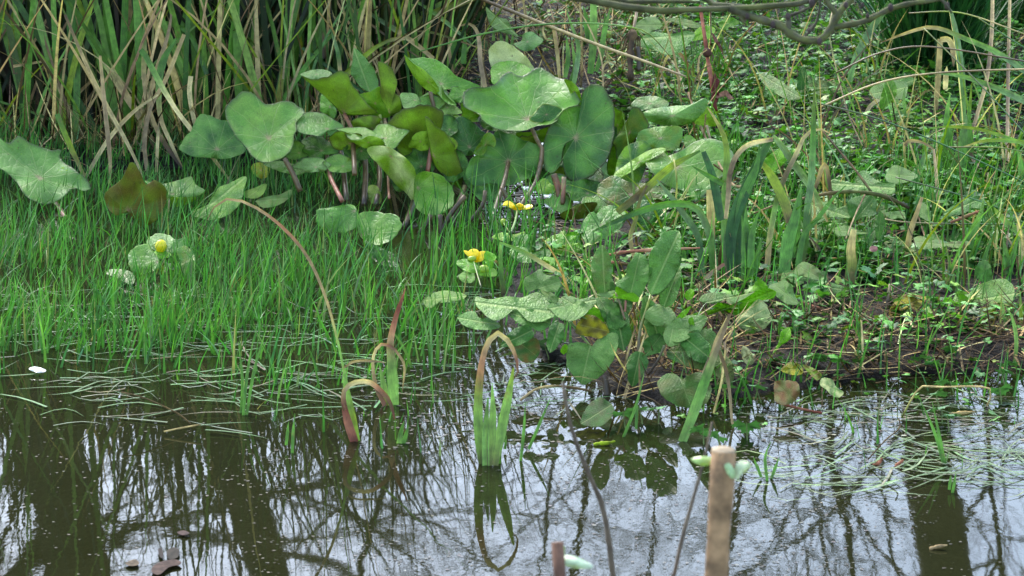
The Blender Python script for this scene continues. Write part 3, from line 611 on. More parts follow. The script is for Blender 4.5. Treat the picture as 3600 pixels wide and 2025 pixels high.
L('26', 'R2', '640,1290 630,1200 680,1180 720,1220 730,1310 680,1330', 548, t='U', gy=.4)
FRS = np.random.default_rng(11)
def filler(cx, cy, rx, ry, row, tt, und=0, par=None):
    a = np.arange(13) / 13 * 6.283 + FRS.uniform(0, 1); k = 1 + FRS.normal(0, .11, 13)
    s_ = ' '.join(f'{cx + rx * q * math.cos(w):.0f},{cy + ry * q * math.sin(w):.0f}' for w, q in zip(a, k))
    leaf(par or MC, 'R2', s_, row, t=tt, t2={'M': 'm', 'm': 'l', 'U': 'u', 'u': 'b'}.get(tt, tt), under=bool(und), gy=-.4 if und else FRS.uniform(.3, 1.0), gx=FRS.normal(0, .4), wave=.24, cup=FRS.choice([-.35, .25]), c=f'{cx + rx * .2:.0f},{cy + ry * .3:.0f}', rim=RIM)
for q in [(1010, 1010, 115, 110, 512, 'M'), (1190, 880, 110, 100, 508, 'U', 1), (1280, 1020, 110, 130, 505, 'M'), (560, 900, 110, 90, 515, 'M'), (470, 850, 130, 70, 518, 'U', 1), (250, 900, 150, 80, 505, 'M'), (90, 920, 110, 70, 500, 'm'), (330, 560, 70, 110, 478, 'b'), (640, 730, 130, 80, 498, 'U', 1),
          (1330, 500, 100, 60, 478, 'b'), (2050, 1180, 120, 80, 530, 'M'), (2260, 1220, 150, 90, 535, 'M'), (2390, 1330, 150, 90, 548, 'm'), (2540, 1010, 100, 150, 515, 'u', 1), (2560, 1200, 150, 90, 540, 'M'), (1540, 1240, 110, 70, 530, 'M'), (880, 1100, 90, 120, 530, 'M'),
          (420, 1020, 120, 70, 525, 'm'), (210, 1030, 140, 60, 525, 's'), (1420, 620, 90, 70, 490, 'u', 1), (960, 690, 110, 70, 500, 'u', 1), (1560, 690, 100, 80, 495, 'M'), (1700, 820, 120, 70, 498, 'M'), (1850, 900, 100, 90, 500, 'U', 1), (1100, 560, 100, 60, 480, 'm'), (1230, 740, 90, 80, 495, 'M'), (2420, 880, 120, 130, 505, 'M'), (1985, 1060, 120, 100, 506, 'M'), (2060, 1130, 120, 80, 508, 'U', 1), (1900, 1120, 100, 70, 506, 'M'), (2360, 1120, 150, 90, 508, 'M'), (2500, 1080, 110, 90, 508, 'm'), (2500, 700, 80, 110, 498, 'U', 1)]: filler(*q)
for s, w, cs, rows in [('1870,760 1910,850 1945,900 1935,1010 1890,1180 1800,1310 1730,1440', (34, 34, 36, 38, 40, 44, 46), 'pbbbb', (505, 560)), ('455,648 480,700 505,760 520,900 530,1100', (30, 34, 36, 38, 40), 'zbbb', (490, 545)),
    ('310,860 325,1000 350,1130 435,1300', (30, 32, 34, 38), 'qbzz', (490, 560)), ('1080,1080 1100,960 1110,900', 40, 'zz', 515), ('2030,1100 2060,1180 2080,1300', (50, 52, 54), 'bzb', 540),
    ('2110,1120 2105,1200 2100,1330', 40, 'pzb', 545), ('0,980 60,1090 120,1230', (36, 40, 44), 'bbb', 520), ('380,800 430,950 470,1300', 40, 'qbk', (485, 545)), ('600,830 612,1100 600,1330', 42, 'qbk', (490, 552)),
    ('690,900 720,1120 690,1330', 38, 'qbk', (500, 556)), ('990,1250 950,1380 900,1500', 40, 'qbk', (530, 576)), ('775,1000 790,1280', 20, 'qz', (500, 560)), ('1270,1190 1330,1250 1360,1200 1300,1360 1260,1480', 40, 'qbk', (505, 562)),
    ('1100,480 1130,600', 34, 'bb', 480), ('1690,1010 1660,1150 1600,1330 1560,1480', 36, 'bbb', (515, 575)), ('720,650 735,720', 26, 'ee', 500), ('1640,1200 1700,1330 1760,1450', 30, 'bk', 570)]:
    stalk(MC, 'R2', s, w, rows, cs)
for s, w in [('700,690 690,800 640,930', 60), ('760,740 800,850 840,980', 46), ('960,330 965,450 975,560', 44), ('890,330 860,400 800,480', 40), ('1150,190 1040,330 960,470', 40), ('1300,150 1280,260 1180,390', 34)]:
    stalk(MC, 'R5', s, w, 585, 'bkk', n=8)
for p in ['1850,1300 1870,1700', '150,700 150,720']: pass
# separate marigold plants
def plant(name, label, cat, b, group=None): return thing(name, label, cat, b, group)
p = plant('marsh_marigold', 'broad wavy marigold leaf on a red stalk at the far left edge', 'plant', base('R4', '565,480'))
L('fl', 'R1', '-60,1010 0,1040 60,1082 100,1052 150,1030 200,1060 260,1090 350,1122 410,1137 467,1125 452,1170 490,1230 560,1280 640,1340 690,1400 680,1437 620,1440 560,1420 480,1490 420,1525 350,1545 280,1530 200,1490 150,1410 100,1350 30,1290 -60,1230 -110,1120', 520, par=p, t='m', t2='s', gy=.9, c='300,1345', rim=RIM, cup=-.15, wave=.16)
stalk(p, 'R4', '420,235 480,330 560,470', (34, 36, 42), (525, 560), 'pzr')
p = plant('marsh_marigold', 'folded brown olive marigold leaf standing in the left grass', 'plant', base('R4', '1060,420'))
L('br', 'R4', '788,200 830,130 900,80 950,10 985,-75 1030,-30 1060,20 1080,70 1110,102 1160,75 1220,95 1252,130 1257,200 1232,290 1190,360 1130,408 1060,425 1000,350 930,322 880,342 820,290', 535, par=p, t='o', t2='U', under=True, gy=-.3, c='960,300', wave=.2)
L('brp', 'R4', '1090,75 1200,100 1300,85 1440,45 1462,80 1500,120 1552,160 1450,202 1350,202 1260,202 1180,150', 520, par=p, t='s', t2='l', gy=1.3, c='1300,180')
L('bru', 'R4', '1258,200 1350,200 1480,200 1440,240 1380,262 1290,275', 523, par=p, t='u', under=True, gy=-.4)
stalk(p, 'R4', '1270,210 1268,280 1240,400', 26, 540, 'pze')
p = plant('dock_plant', 'wrinkled dock leaves lying in the grass behind the arching dead leaf', 'plant', base('R4', '1500,350'))
leaf(p, 'R4', '1857,38 1850,110 1830,200 1790,280 1700,345 1600,372 1480,352 1440,315 1560,262 1600,210 1650,130 1740,90', 540, kind='d', t='d', t2='l', gy=1.1, ax='1500,330 1855,45')
leaf(p, 'R4', '1840,160 1920,130 2010,98 1990,170 1930,210 1850,200', 535, kind='d', t='l', gy=1.1)
leaf(p, 'R4', '1930,230 2030,190 2110,180 2200,140 2190,200 2100,260 1990,280', 538, kind='d', t='s', t2='r', gy=1.2)
p = plant('marsh_marigold', 'small marigold with one closed yellow bud amid the left grass', 'plant', base('R4', '1240,760'))
L('b1', 'R4', '1108,560 1130,500 1200,473 1270,485 1330,520 1400,503 1412,560 1340,610 1250,650 1180,610', 640, par=p, t='s', t2='m', gy=.9, c='1250,640')
L('b2', 'R4', '968,690 975,620 1030,570 1110,553 1150,600 1205,680 1180,745 1100,775 1000,765', 648, par=p, t='m', t2='l', gy=.8, c='1195,690')
L('b3', 'R4', '1330,600 1400,568 1462,630 1467,700 1440,800 1400,825 1380,760 1360,680', 648, par=p, t='m', t2='U', gy=.6)
L('b4', 'R4', '1138,622 1200,600 1260,610 1292,640 1232,667 1170,652', 655, par=p, t='B', gy=1.2)
L('b5', 'R4', '788,770 850,743 950,750 1022,792 1000,862 940,842 860,802', 690, par=p, t='s', t2='r', gy=1.2)
stalk(p, 'R4', '1230,650 1250,700 1245,780', 22, (655, 690), 'ege')
bq = un(px('R4', '1215,570')[0], rowD(654)); blob(p, 'flower_bud', bq, .0125, (.62, .52, .01), M_petal, 1, 1, 1.1)
def flower(parent, petals, centre, row, r=.006, cc=(.55, .45, .01)):
    r *= .62; cc = (.6, .5, .01)
    f = blob(parent, 'flower', un(px('R5', centre)[0], rowD(row)), r, cc, M_petal, 1.3, 1.3, .8)
    for i, (s, gy, gx) in enumerate(petals): leaf(f, 'R5', s, row, kind='p', t='p', gy=gy, gx=gx, cup=.2, wave=.05, name='petal', n=24)
p = plant('marsh_marigold', 'wide open yellow marigold flower seen edge on above the water gap', 'plant', base('R5', '1490,600'))
flower(p, [('1533,268 1548,246 1572,248 1590,262 1570,275', 2, 0), ('1433,268 1443,238 1475,226 1505,240 1535,268 1500,283 1470,270 1450,264', 1.2, .6), ('1583,272 1610,258 1640,252 1660,264 1647,284 1610,293 1585,290', 1.2, -.6), ('1495,278 1530,258 1562,252 1592,266 1590,287 1550,299 1512,294', -1.2, 0)], '1550,262', 600, .007)
stalk(p, 'R5', '1545,295 1525,390 1490,480', (16, 20, 24), (600, 640), 'elq'); stalk(p, 'R5', '1437,390 1460,430 1495,480', (14, 14, 16), (602, 635), 'leb')
blob(p, 'flower_bud', un(px('R5', '1437,388')[0], rowD(602)), .0075, (.32, .42, .03), M_petal)
L('f1a', 'R5', '1350,500 1430,465 1520,480 1600,460 1570,510 1500,530 1420,528', 640, par=p, t='u', t2='B', gy=1.4)
L('f1b', 'R5', '1510,560 1530,500 1600,480 1660,500 1678,560 1640,600 1560,600', 650, par=p, t='m', gy=.8)
p = plant('marsh_marigold', 'yellow cup shaped marigold flower with green buds beside the dock plant', 'plant', base('R5', '1260,860'))
flower(p, [('1168,622 1185,598 1215,589 1246,600 1254,628 1232,655 1192,655', .6, 0), ('1137,605 1158,602 1184,620 1194,650 1165,642', .8, .6), ('1232,645 1255,612 1302,609 1302,642 1282,678 1250,688 1228,672', .3, -.5), ('1178,640 1215,635 1245,650 1252,688 1205,684', -.6, 0)], '1215,650', 715, .007, (.4, .42, .02))
blob(p, 'flower_bud', un(px('R5', '1200,665')[0], rowD(717)), .0065, (.30, .42, .03), M_petal, 1.4, 1, .9); blob(p, 'flower_bud', un(px('R5', '1290,748')[0], rowD(722)), .010, (.30, .42, .03), M_petal, 1.2, 1, 1)
L('f2a', 'R5', '1080,690 1150,665 1230,700 1250,760 1190,770 1120,740', 722, par=p, t='B', t2='m', gy=1.1); L('f2b', 'R5', '1290,640 1310,608 1350,620 1385,650 1360,700 1350,760 1310,720', 720, par=p, t='B', gy=.4)
L('f2c', 'R5', '1100,800 1150,760 1220,780 1210,840 1140,845', 730, par=p, t='b', gy=1); L('f2d', 'R5', '1220,740 1290,720 1370,740 1390,790 1330,800 1260,790', 724, par=p, t='u', t2='B', gy=1)
stalk(p, 'R5', '1215,690 1240,780 1270,880', 12, (722, 760), 'geq')
# right-hand marigold group
p = plant('marsh_marigold', 'rolled and pale marigold leaves right of the glossy dark leaf', 'plant', base('R3', '470,1000'))
o = L('24r', 'R3', '270,682 340,655 450,640 560,630 640,592 665,600 660,660 615,722 540,748 450,763 360,748 300,722', 520, par=p, t='m', t2='s', gy=.3, cup=.6, c='450,700')
L('24f', 'R3', '585,742 640,680 668,640 705,690 718,757 650,760', 518, par=p, t='u', under=True, gy=-.3)
L('25t', 'R3', '208,648 260,660 312,760 260,800 215,860 170,920 120,965 108,890 90,862 140,790 180,720', 530, par=p, t='U', t2='M', under=True, gy=-.2, rim=RIM)
L('26p', 'R3', '292,985 330,930 400,905 420,942 520,900 600,850 680,835 760,860 822,920 822,1000 760,1062 700,1120 660,1170 580,1217 520,1155 460,1140 400,1110 340,1055', 560, par=p, t='l', t2='m', gy=.8, c='470,1010', rim=(.2, .22, .12), wave=.16)
L('27', 'R3', '250,800 330,770 450,760 512,772 505,860 472,902 400,912 300,900 240,880', 540, par=p, t='m', t2='U', gy=.5); L('28', 'R3', '205,622 260,590 350,580 432,620 400,660 330,660 260,662 220,652', 500, par=p, t='s', t2='r', gy=1.2)
L('29', 'R3', '120,970 180,880 280,850 330,900 300,980 260,1090 180,1130 110,1100', 550, par=p, t='M', t2='u', gy=.4); L('30', 'R3', '0,1130 90,1060 200,1100 330,1110 420,1160 380,1240 240,1280 100,1250 20,1200', 575, par=p, t='M', t2='o', gy=.6)
L('31', 'R3', '0,1290 60,1240 150,1260 180,1310 120,1400 40,1430 -30,1400', 610, par=p, t='m', t2='M', gy=.7); L('32', 'R3', '220,1230 300,1210 390,1260 400,1350 350,1430 280,1420 230,1340', 600, par=p, t='M', gy=.5)
L('33', 'R3', '100,1050 220,960 330,900 420,900 330,960 200,1040 120,1080', 556, par=p, t='u', t2='b', gy=.8); L('34', 'R3', '520,830 560,815 600,860 540,900', 530, par=p, t='b', gy=1)
stalk(p, 'R3', '455,760 440,840 430,920', 28, 530, 'bbb'); stalk(p, 'R3', '660,755 670,800 690,870', 18, 530, 'ppb')
p = plant('marsh_marigold', 'bright lime marigold leaves low behind the upright dock leaves', 'plant', base('R5', '1850,690'))
L('li1', 'R5', '1750,540 1790,500 1850,480 1930,485 2010,468 2035,520 2030,600 1960,630 1880,640 1800,600', 650, par=p, t='B', t2='b', gy=.7, wave=.2); L('li2', 'R5', '1710,660 1780,650 1870,675 1950,680 1920,710 1830,725 1760,700', 690, par=p, t='B', t2='b', gy=1.4)
L('li3', 'R5', '1475,620 1530,570 1600,580 1650,620 1720,600 1770,590 1800,640 1720,680 1620,697 1540,680', 680, par=p, t='s', t2='m', gy=1.2); L('li4', 'R5', '2020,440 2060,350 2120,310 2150,360 2140,440 2250,290 2360,310 2330,400 2220,500 2100,555 2040,520', 660, par=p, t='m', t2='s', gy=.7)

# ------------------------------------------------------------------ dock plants
def dock(label, b, leaves, petioles=(), name='dock_plant', cat='plant', group=None, remap=None):
    f_ = remap or (lambda r: r); f2 = lambda r: tuple(f_(q) for q in r) if isinstance(r, tuple) else f_(r)
    p = thing(name, label, cat, b, group)
    for fr, s, row, kw in leaves: leaf(p, fr, s, f_(row), **{**dict(kind='d', t='d', gy=.9), **kw})
    for fr, s, w, rows, cs in petioles: stalk(p, fr, s, w, f2(rows), cs)
    return p
BIG = dock('large dock plant with grey green arching leaves at the tip of the bank', base('N3', '700,1150'), [
    ('R5', '1225,950 1330,972 1450,950 1580,955 1680,918 1750,950 1790,1010 1842,1080 1760,1132 1640,1142 1560,1072 1500,1062 1440,1112 1370,1132 1300,1092 1240,1022', 830, dict(t='s', ax='1840,1070 1250,1000', gy=1.3)),
    ('R5', '1770,1020 1850,970 1930,958 2010,972 2110,952 2142,990 2080,1062 2000,1122 1920,1134 1850,1105 1795,1055', 835, dict(t='s', ax='2130,975 1790,1040', gy=1.4)),
    ('R5', '1093,1110 1150,1070 1220,1063 1260,1112 1330,1110 1412,1160 1390,1192 1300,1203 1200,1192 1130,1162', 840, dict(t='d', ax='1410,1165 1100,1110', gy=1.6)),
    ('R5', '1588,830 1650,780 1720,743 1750,782 1840,800 1872,850 1840,908 1760,912 1700,890 1620,912', 810, dict(t='s', ax='1700,890 1860,840')),
    ('R5', '1720,900 1770,900 1850,960 1840,1000 1770,980', 815, dict(t='s')),
    ('R5', '2182,563 2240,640 2257,760 2242,870 2200,932 2150,902 2110,802 2100,702 2130,620', 835, dict(t='d', t2='r', gy=.25, ax='2205,930 2182,563')),
    ('N3', '1255,-20 1395,-10 1415,60 1370,180 1310,260 1230,370 1130,392 1090,330 1100,220 1060,200 1090,100 1080,20 1150,-40', 825, dict(t='D', t2='d', gy=.3, ax='1105,380 1260,-20')),
    ('R6', '250,395 340,388 357,440 352,560 320,662 270,740 210,792 165,802 140,742 152,640 148,560 190,472', 830, dict(t='d', gy=.25, ax='160,800 345,390')),
    ('N3', '960,-30 1060,10 1090,120 1080,250 1020,380 960,420 880,370 760,280 860,190 870,100 920,40', 838, dict(t='d', gy=.3, ax='920,330 1000,-20')),
    ('N3', '690,420 750,370 760,310 850,300 870,250 910,270 930,350 995,430 960,465 860,440 760,425', 850, dict(t='B', gy=.4, t2='B', under=True)),
    ('N3', '565,385 650,365 755,345 745,385 690,420 620,410', 848, dict(t='s', gy=1.5)),
    ('N3', '560,430 650,420 760,480 800,560 820,650 870,670 830,710 760,740 690,720 645,650 600,560', 848, dict(t='D', t2='d', gy=.5, ax='600,430 740,730')),
    ('N3', '455,580 540,515 600,550 645,630 630,670 550,610', 846, dict(t='B', under=True, gy=.2)),
    ('N3', '265,920 300,880 380,865 460,885 520,905 560,850 650,790 740,765 782,810 775,930 730,1050 640,1180 520,1260 430,1295 340,1220 275,1130 258,1010', 900, dict(t='d', t2='s', gy=.45, ax='500,910 410,1290')),
    ('N3', '200,950 240,890 272,900 268,960 230,990', 902, dict(t='B', gy=.2)),
    ('N3', '350,760 400,640 480,590 580,620 680,720 700,760 600,830 500,810 420,800', 870, dict(t='o', t2='y', gy=.4)),
    ('N3', '1050,620 1060,560 1130,500 1200,485 1300,520 1365,600 1370,650 1480,640 1500,720 1460,790 1400,880 1300,915 1255,870 1235,790 1250,720 1150,700 1090,660', 862, dict(t='s', gy=.8, ax='1360,620 1290,910')),
    ('N3', '1015,890 1060,830 1180,780 1230,800 1260,880 1240,950 1150,985 1060,1005 1040,930', 880, dict(t='D', gy=.8)),
    ('N3', '1268,1000 1300,930 1400,890 1480,770 1600,740 1720,740 1770,790 1800,880 1840,980 1840,1060 1760,1120 1620,1145 1480,1110 1350,1060', 895, dict(t='D', t2='r', gy=.7, ax='1800,960 1290,960')),
    ('N3', '1180,1290 1220,1210 1310,1180 1380,1200 1430,1240 1560,1170 1660,1200 1720,1320 1700,1440 1650,1500 1500,1530 1340,1490 1220,1400', 935, dict(t='r', t2='D', gy=.55, ax='1410,1250 1520,1520')),
    ('N3', '1365,640 1400,580 1480,520 1515,500 1490,560 1440,620', 850, dict(t='B', gy=.5)), ('N3', '1452,380 1500,330 1545,350 1540,410 1490,445 1455,420', 838, dict(t='B', gy=.5)),
    ('N3', '1490,640 1530,618 1550,690 1545,770 1500,775', 864, dict(t='B', gy=.2)),
    ('R5', '1500,1270 1590,1240 1680,1260 1715,1320 1700,1400 1640,1449 1560,1430 1520,1350', 880, dict(t='D', t2='n', gy=.7)),
    ('R8', '345,370 380,290 440,248 500,280 512,330 450,390 380,392', 985, dict(t='M', t2='x', gy=1.4))],
    [('N3', '290,650 380,760 500,905', (26, 28, 26), (835, 890), 'lge'), ('N3', '710,735 820,860 930,1060', (24, 26, 30), (850, 900), 'ekb'), ('N3', '755,370 800,480 850,640', 24, (850, 870), 'ebb'),
     ('N3', '1110,390 1060,560 1000,760 985,980', (24, 30, 34, 36), (828, 900), 'yeqb'), ('N3', '1470,450 1440,520', 16, 845, 'BB'.replace('B', 'y')), ('N3', '860,450 850,560', 26, 850, 'zz'),
     ('N3', '640,1200 660,1300 670,1420', (70, 76, 84), 925, 'kkk'), ('N3', '1250,900 1180,1050 1080,1200', 26, 905, 'qkk')], remap=lambda r: max(r, 950 + (r - 810) * .35))
dock('bright green dock leaf folded over at the middle of the bank', base('N3', '2100,900'), [
    ('N3', '1475,610 1560,575 1700,540 1800,460 1880,500 2050,430 2180,350 2290,320 2380,365 2330,430 2200,440 2150,530 2060,590 1940,590 1850,540 1740,555 1620,620 1540,660', 858, dict(t='B', under=True, gy=-.2, ax='1550,650 2360,350')),
    ('N3', '1590,430 1700,370 1880,380 2000,395 2180,360 2060,440 2000,490 1900,480 1850,440 1760,480 1640,470', 852, dict(t='d', t2='r', gy=1.6)),
    ('N3', '2140,350 2150,280 2215,235 2290,320 2200,350', 850, dict(t='B', gy=.4)),
    ('N3', '1965,640 2060,560 2180,440 2260,470 2310,560 2325,640 2280,710 2200,760 2110,770 2000,720', 868, dict(t='s', t2='w', gy=.5, ax='2110,765 2200,460')),
    ('N3', '2300,310 2370,270 2460,250 2530,300 2560,400 2600,480 2500,490 2400,430', 845, dict(t='s', gy=.8)),
    ('N3', '2400,860 2420,760 2500,720 2525,790 2490,860 2420,900 2340,1000 2300,1050 2360,930', 885, dict(t='B', gy=.3)),
    ('N3', '2020,980 2040,905 2110,950 2150,1040 2130,1090 2060,1080', 895, dict(t='r', t2='w', gy=.8))],
    [('N3', '2120,770 2110,850 2100,940', 22, (870, 900), 'eek'), ('N3', '2300,1050 2250,1180', 24, 892, 'ye'), ('N3', '2090,860 1960,660', 26, 880, 'ek')])
dock('pale dock leaves at the right edge above the dark mud', base('N4', '2200,700'), [
    ('N4', '1875,395 2000,390 2050,350 2130,290 2260,240 2400,235 2470,310 2480,420 2440,500 2340,522 2200,520 2100,490 2040,450 1960,480 1900,520', 815, dict(t='l', t2='s', gy=1.2, ax='1900,480 2470,380')),
    ('N4', '1930,390 1990,400 2045,460 1990,500 1935,510', 822, dict(t='B', gy=.3)), ('N4', '2135,530 2230,520 2310,560 2310,620 2270,665 2200,670 2160,610', 840, dict(t='l', t2='y', gy=.4)),
    ('N4', '2080,180 2110,80 2180,40 2240,100 2250,220 2160,260', 800, dict(t='D', t2='d', gy=.3))], [('N4', '2150,520 2120,620 2080,740', 30, (820, 850), 'ekk')])
DRS = np.random.default_rng(23)
def dock_fill(p, cx, cy, Lp, wp, ang, row, tt, gy=.8, t2=None):
    u = np.array([math.cos(ang), -math.sin(ang)]); v = np.array([-u[1], u[0]]); c = np.array([cx, cy]); pts_ = []
    for q, w in [(-.5, .12), (-.46, .32), (-.3, .46), (-.1, .5), (.12, .44), (.3, .3), (.42, .15), (.5, 0)]: pts_.append(c + u * Lp * q + v * wp * w * DRS.uniform(.85, 1.15))
    for q, w in [(.42, .15), (.3, .3), (.12, .44), (-.1, .5), (-.3, .46), (-.46, .32), (-.5, .12)]: pts_.append(c + u * Lp * q - v * wp * w * DRS.uniform(.85, 1.15))
    s_ = ' '.join(f'{a:.1f},{b:.1f}' for a, b in pts_); a0 = c - u * Lp * .5; a1 = c + u * Lp * .5
    leaf(p, 'P', s_, row, kind='d', t=tt, t2=t2, gy=gy, ax=f'{a0[0]:.1f},{a0[1]:.1f} {a1[0]:.1f},{a1[1]:.1f}', n=36)
GD = 'small docks and broad leaves on the right bank'
for label, b, lv in [
    ('dock with a ruffled blue green leaf behind the fallen twig', ('N2', '1100,900'), [('N2', '622,690 680,655 760,720 880,730 880,650 960,565 1050,640 1150,690 1270,700 1280,790 1220,810 1080,790 960,780 840,770 700,790 640,760', 620, dict(t='s', gy=1.2, ax='640,700 1270,750')), ('N2', '1180,640 1260,520 1360,540 1480,600 1500,640 1360,700 1240,700', 600, dict(t='s', gy=1.3))]),
    ('pair of broad dock leaves below the fallen twig', ('N2', '800,1090'), [('N2', '430,1000 450,890 560,885 640,900 720,960 790,920 830,1000 820,1050 700,1040 600,1050 540,1090 440,1090', 668, dict(t='s', gy=1.0, ax='820,1040 450,920')), ('N2', '800,920 840,850 980,820 1080,850 1090,960 1080,1020 960,1040 880,1080 820,1030', 664, dict(t='d', t2='D', gy=.8, ax='880,1070 1060,850'))]),
    ('toothed dock leaf lying before the thin rush at the right', ('N2', '1900,1020'), [('N2', '1760,1010 1850,930 2000,850 2120,825 2180,840 2150,940 2050,970 1900,1030 1830,1030', 660, dict(t='D', t2='d', gy=1.3, ax='1770,1010 2170,840'))]),
    ('pale dock leaf right of the tan bent stem', ('N2', '1550,1040'), [('N2', '1480,990 1540,900 1600,920 1640,1000 1630,1080 1550,1050', 668, dict(t='s', gy=.9)), ('N2', '1170,1000 1280,980 1370,990 1380,1060 1320,1050 1240,1060', 672, dict(t='s', gy=1.4))]),
    ('bluish dock leaf beside the withered flag stump', ('N2', '800,1200'), [('N2', '645,1170 720,1130 820,1130 920,1180 1010,1200 940,1210 830,1220 720,1230', 700, dict(t='s', gy=1.6)), ('N2', '1080,1090 1130,980 1180,1070 1160,1180 1110,1280 1080,1200', 705, dict(t='d', gy=.3))]),
    ('long flat grey dock leaves in front of the tan stems', ('N2', '1700,1330'), [('N2', '1460,1260 1540,1230 1640,1270 1740,1270 1790,1330 1680,1350 1540,1360', 725, dict(t='s', t2='r', gy=1.7)), ('N2', '1780,1310 1880,1280 2040,1290 1980,1340 1860,1350', 725, dict(t='r', t2='s', gy=1.8))]),
    ('curled grey dock leaf beside the green flag fan', ('R6', '1180,700'), [('R6', '1088,662 1140,590 1222,618 1262,660 1250,702 1180,692', 775, dict(t='s', t2='r', gy=1.2))]),
    ('large pale dock leaf under the mossy branch', ('N1', '1800,560'), [('N1', '1450,398 1560,430 1600,370 1700,320 1900,340 2050,310 2130,360 2040,470 1960,540 1850,552 1700,502 1540,452', 285, dict(t='d', t2='s', gy=1.3, ax='2120,350 1460,400')), ('N1', '1520,270 1600,190 1720,170 1800,260 1700,312 1620,342', 270, dict(t='s', gy=1.3))]),
    ('grey dock leaf at the top beneath the branch', ('N1', '2000,280'), [('N1', '1850,200 1980,180 2170,240 2150,285 2020,262', 250, dict(t='s', t2='r', gy=1.5)), ('N1', '2090,402 2150,290 2250,260 2330,290 2290,382 2180,402', 265, dict(t='B', t2='u', gy=1.0)), ('N1', '2360,240 2440,180 2520,180 2570,240 2480,270 2420,300', 255, dict(t='b', gy=1))]),
    ('red veined grey dock leaf lying in the low ground cover', ('R3', '1150,600'), [('R3', '980,450 1060,460 1140,510 1200,548 1235,592 1150,602 1060,552 1000,502', 370, dict(t='s', t2='r', gy=1.6, ax='990,455 1230,590')), ('R3', '1205,540 1215,440 1245,400 1265,450 1260,530', 340, dict(t='g' if False else 'D', gy=.3))]),
    ('blue green toothed leaf at the top right of the reeds', ('N1', '150,400'), [('N1', '20,80 60,90 150,170 240,200 285,285 345,360 220,335 130,300 60,230', 300, dict(t='s', gy=.9, ax='340,355 30,80'))]),
    ('round lobed leaf beside the pale back leaf', ('N1', '470,560'), [('N1', '300,440 380,410 400,342 480,318 560,370 602,412 520,482 430,517 360,492', 330, dict(kind='m', t='d', gy=.9, c='440,420'))]),
    ('yellow speckled dying leaf on the mud', ('N4', '1400,560'), [('N4', '1220,600 1230,520 1350,400 1430,390 1550,400 1630,430 1600,500 1540,560 1430,540 1330,560 1260,610', 800, dict(t='y', t2='n', gy=1.3))]),
    ('yellow and green dying leaf at the water line', ('N4', '450,1200'), [('N4', '130,1150 220,1070 330,1100 350,1180 260,1200', 905, dict(t='y', t2='U', gy=1)), ('N4', '345,1095 440,1120 540,1190 500,1250 420,1190', 912, dict(t='u', t2='n', gy=.9))]),
    ('red brown leaf standing in the shallow water', ('N4', '200,1400'), [('N4', '60,1360 70,1270 160,1250 290,1270 320,1360 280,1449 180,1500 80,1470', 945, dict(t='n', t2='r', gy=.8))]),
    ('pale green leaf half in the water below the mud', ('N4', '640,1350'), [('N4', '525,1300 540,1230 640,1240 690,1320 760,1370 720,1425 640,1400 580,1340', 940, dict(t='s', t2='w', gy=1.0))]),
    ('dark yellow green leaf under the water at the right', ('R8', '2370,500'), [('R8', '2240,450 2330,410 2430,450 2500,540 2430,580 2330,552 2250,522', rowD(1126, -.012), dict(t=(.05, .055, .008), t2=(.11, .11, .008), gy=flat_gy(1126), wave=.01, cup=0, lift=False))]),
    ('flat pale leaf lying in the shallow water at centre', ('R5', '950,1000'), [('R5', '830,980 920,920 1020,905 1160,940 1100,980 960,1000 880,1040', 815, dict(t='l', t2='s', gy=2.2))]),
    ('lime dock leaf between the flag leaves at right', ('R3', '1060,1000'), [('R3', '1000,980 1060,920 1130,885 1145,960 1090,1010 1030,1060', 560, dict(t='B', t2='b', gy=.6))]),
    ('broad green leaf lit beside the tall cut stem', ('R3', '1780,650'), [('R3', '1700,630 1740,500 1790,490 1808,560 1770,620 1720,660', 400, dict(t='b', gy=.4)), ('R3', '1640,560 1700,500 1860,490 1860,590 1800,600 1700,600', 385, dict(t='s', gy=1.0))])]:
    p_ = dock(label, base(*b), lv, group=GD); c0 = px(b[0], b[1])[0] / 1.39752
    if c0[1] < 730 and c0[0] > 1250 and 'top beneath' not in label and 'round lobed' not in label:
        for k in range(4): dock_fill(p_, c0[0] + DRS.normal(0, 65), c0[1] - 10 + DRS.normal(0, 22), DRS.uniform(55, 105), DRS.uniform(26, 44), DRS.choice([0, 3.14]) + DRS.normal(0, .5), c0[1] + 6, DRS.choice(['d', 's', 'D', 'b']), 1.3, DRS.choice(['d', 'r', 's']))
for q in [(1330, 800, 110, 50, 2.9, 965, 'd', .9), (1300, 850, 90, 46, 3.6, 985, 'D', .6), (1395, 850, 80, 44, 4.4, 985, 'D', .5), (1560, 830, 110, 60, 4.9, 968, 'D', .6), (1640, 800, 120, 55, 1.9, 962, 'd', .4), (1600, 930, 90, 50, 4.5, 995, 'D', .5), (1690, 720, 110, 44, 1.2, 955, 'd', .4), (1730, 820, 110, 60, .4, 970, 's', .9), (1760, 880, 100, 60, 5.6, 985, 'D', .7), (1520, 700, 90, 40, 2.0, 950, 'd', .4), (1570, 760, 90, 44, 1.3, 955, 'D', .4), (1450, 770, 90, 44, 2.6, 958, 's', 1.1), (1820, 930, 90, 50, 5.2, 990, 'r', .7)]: dock_fill(BIG, *q)

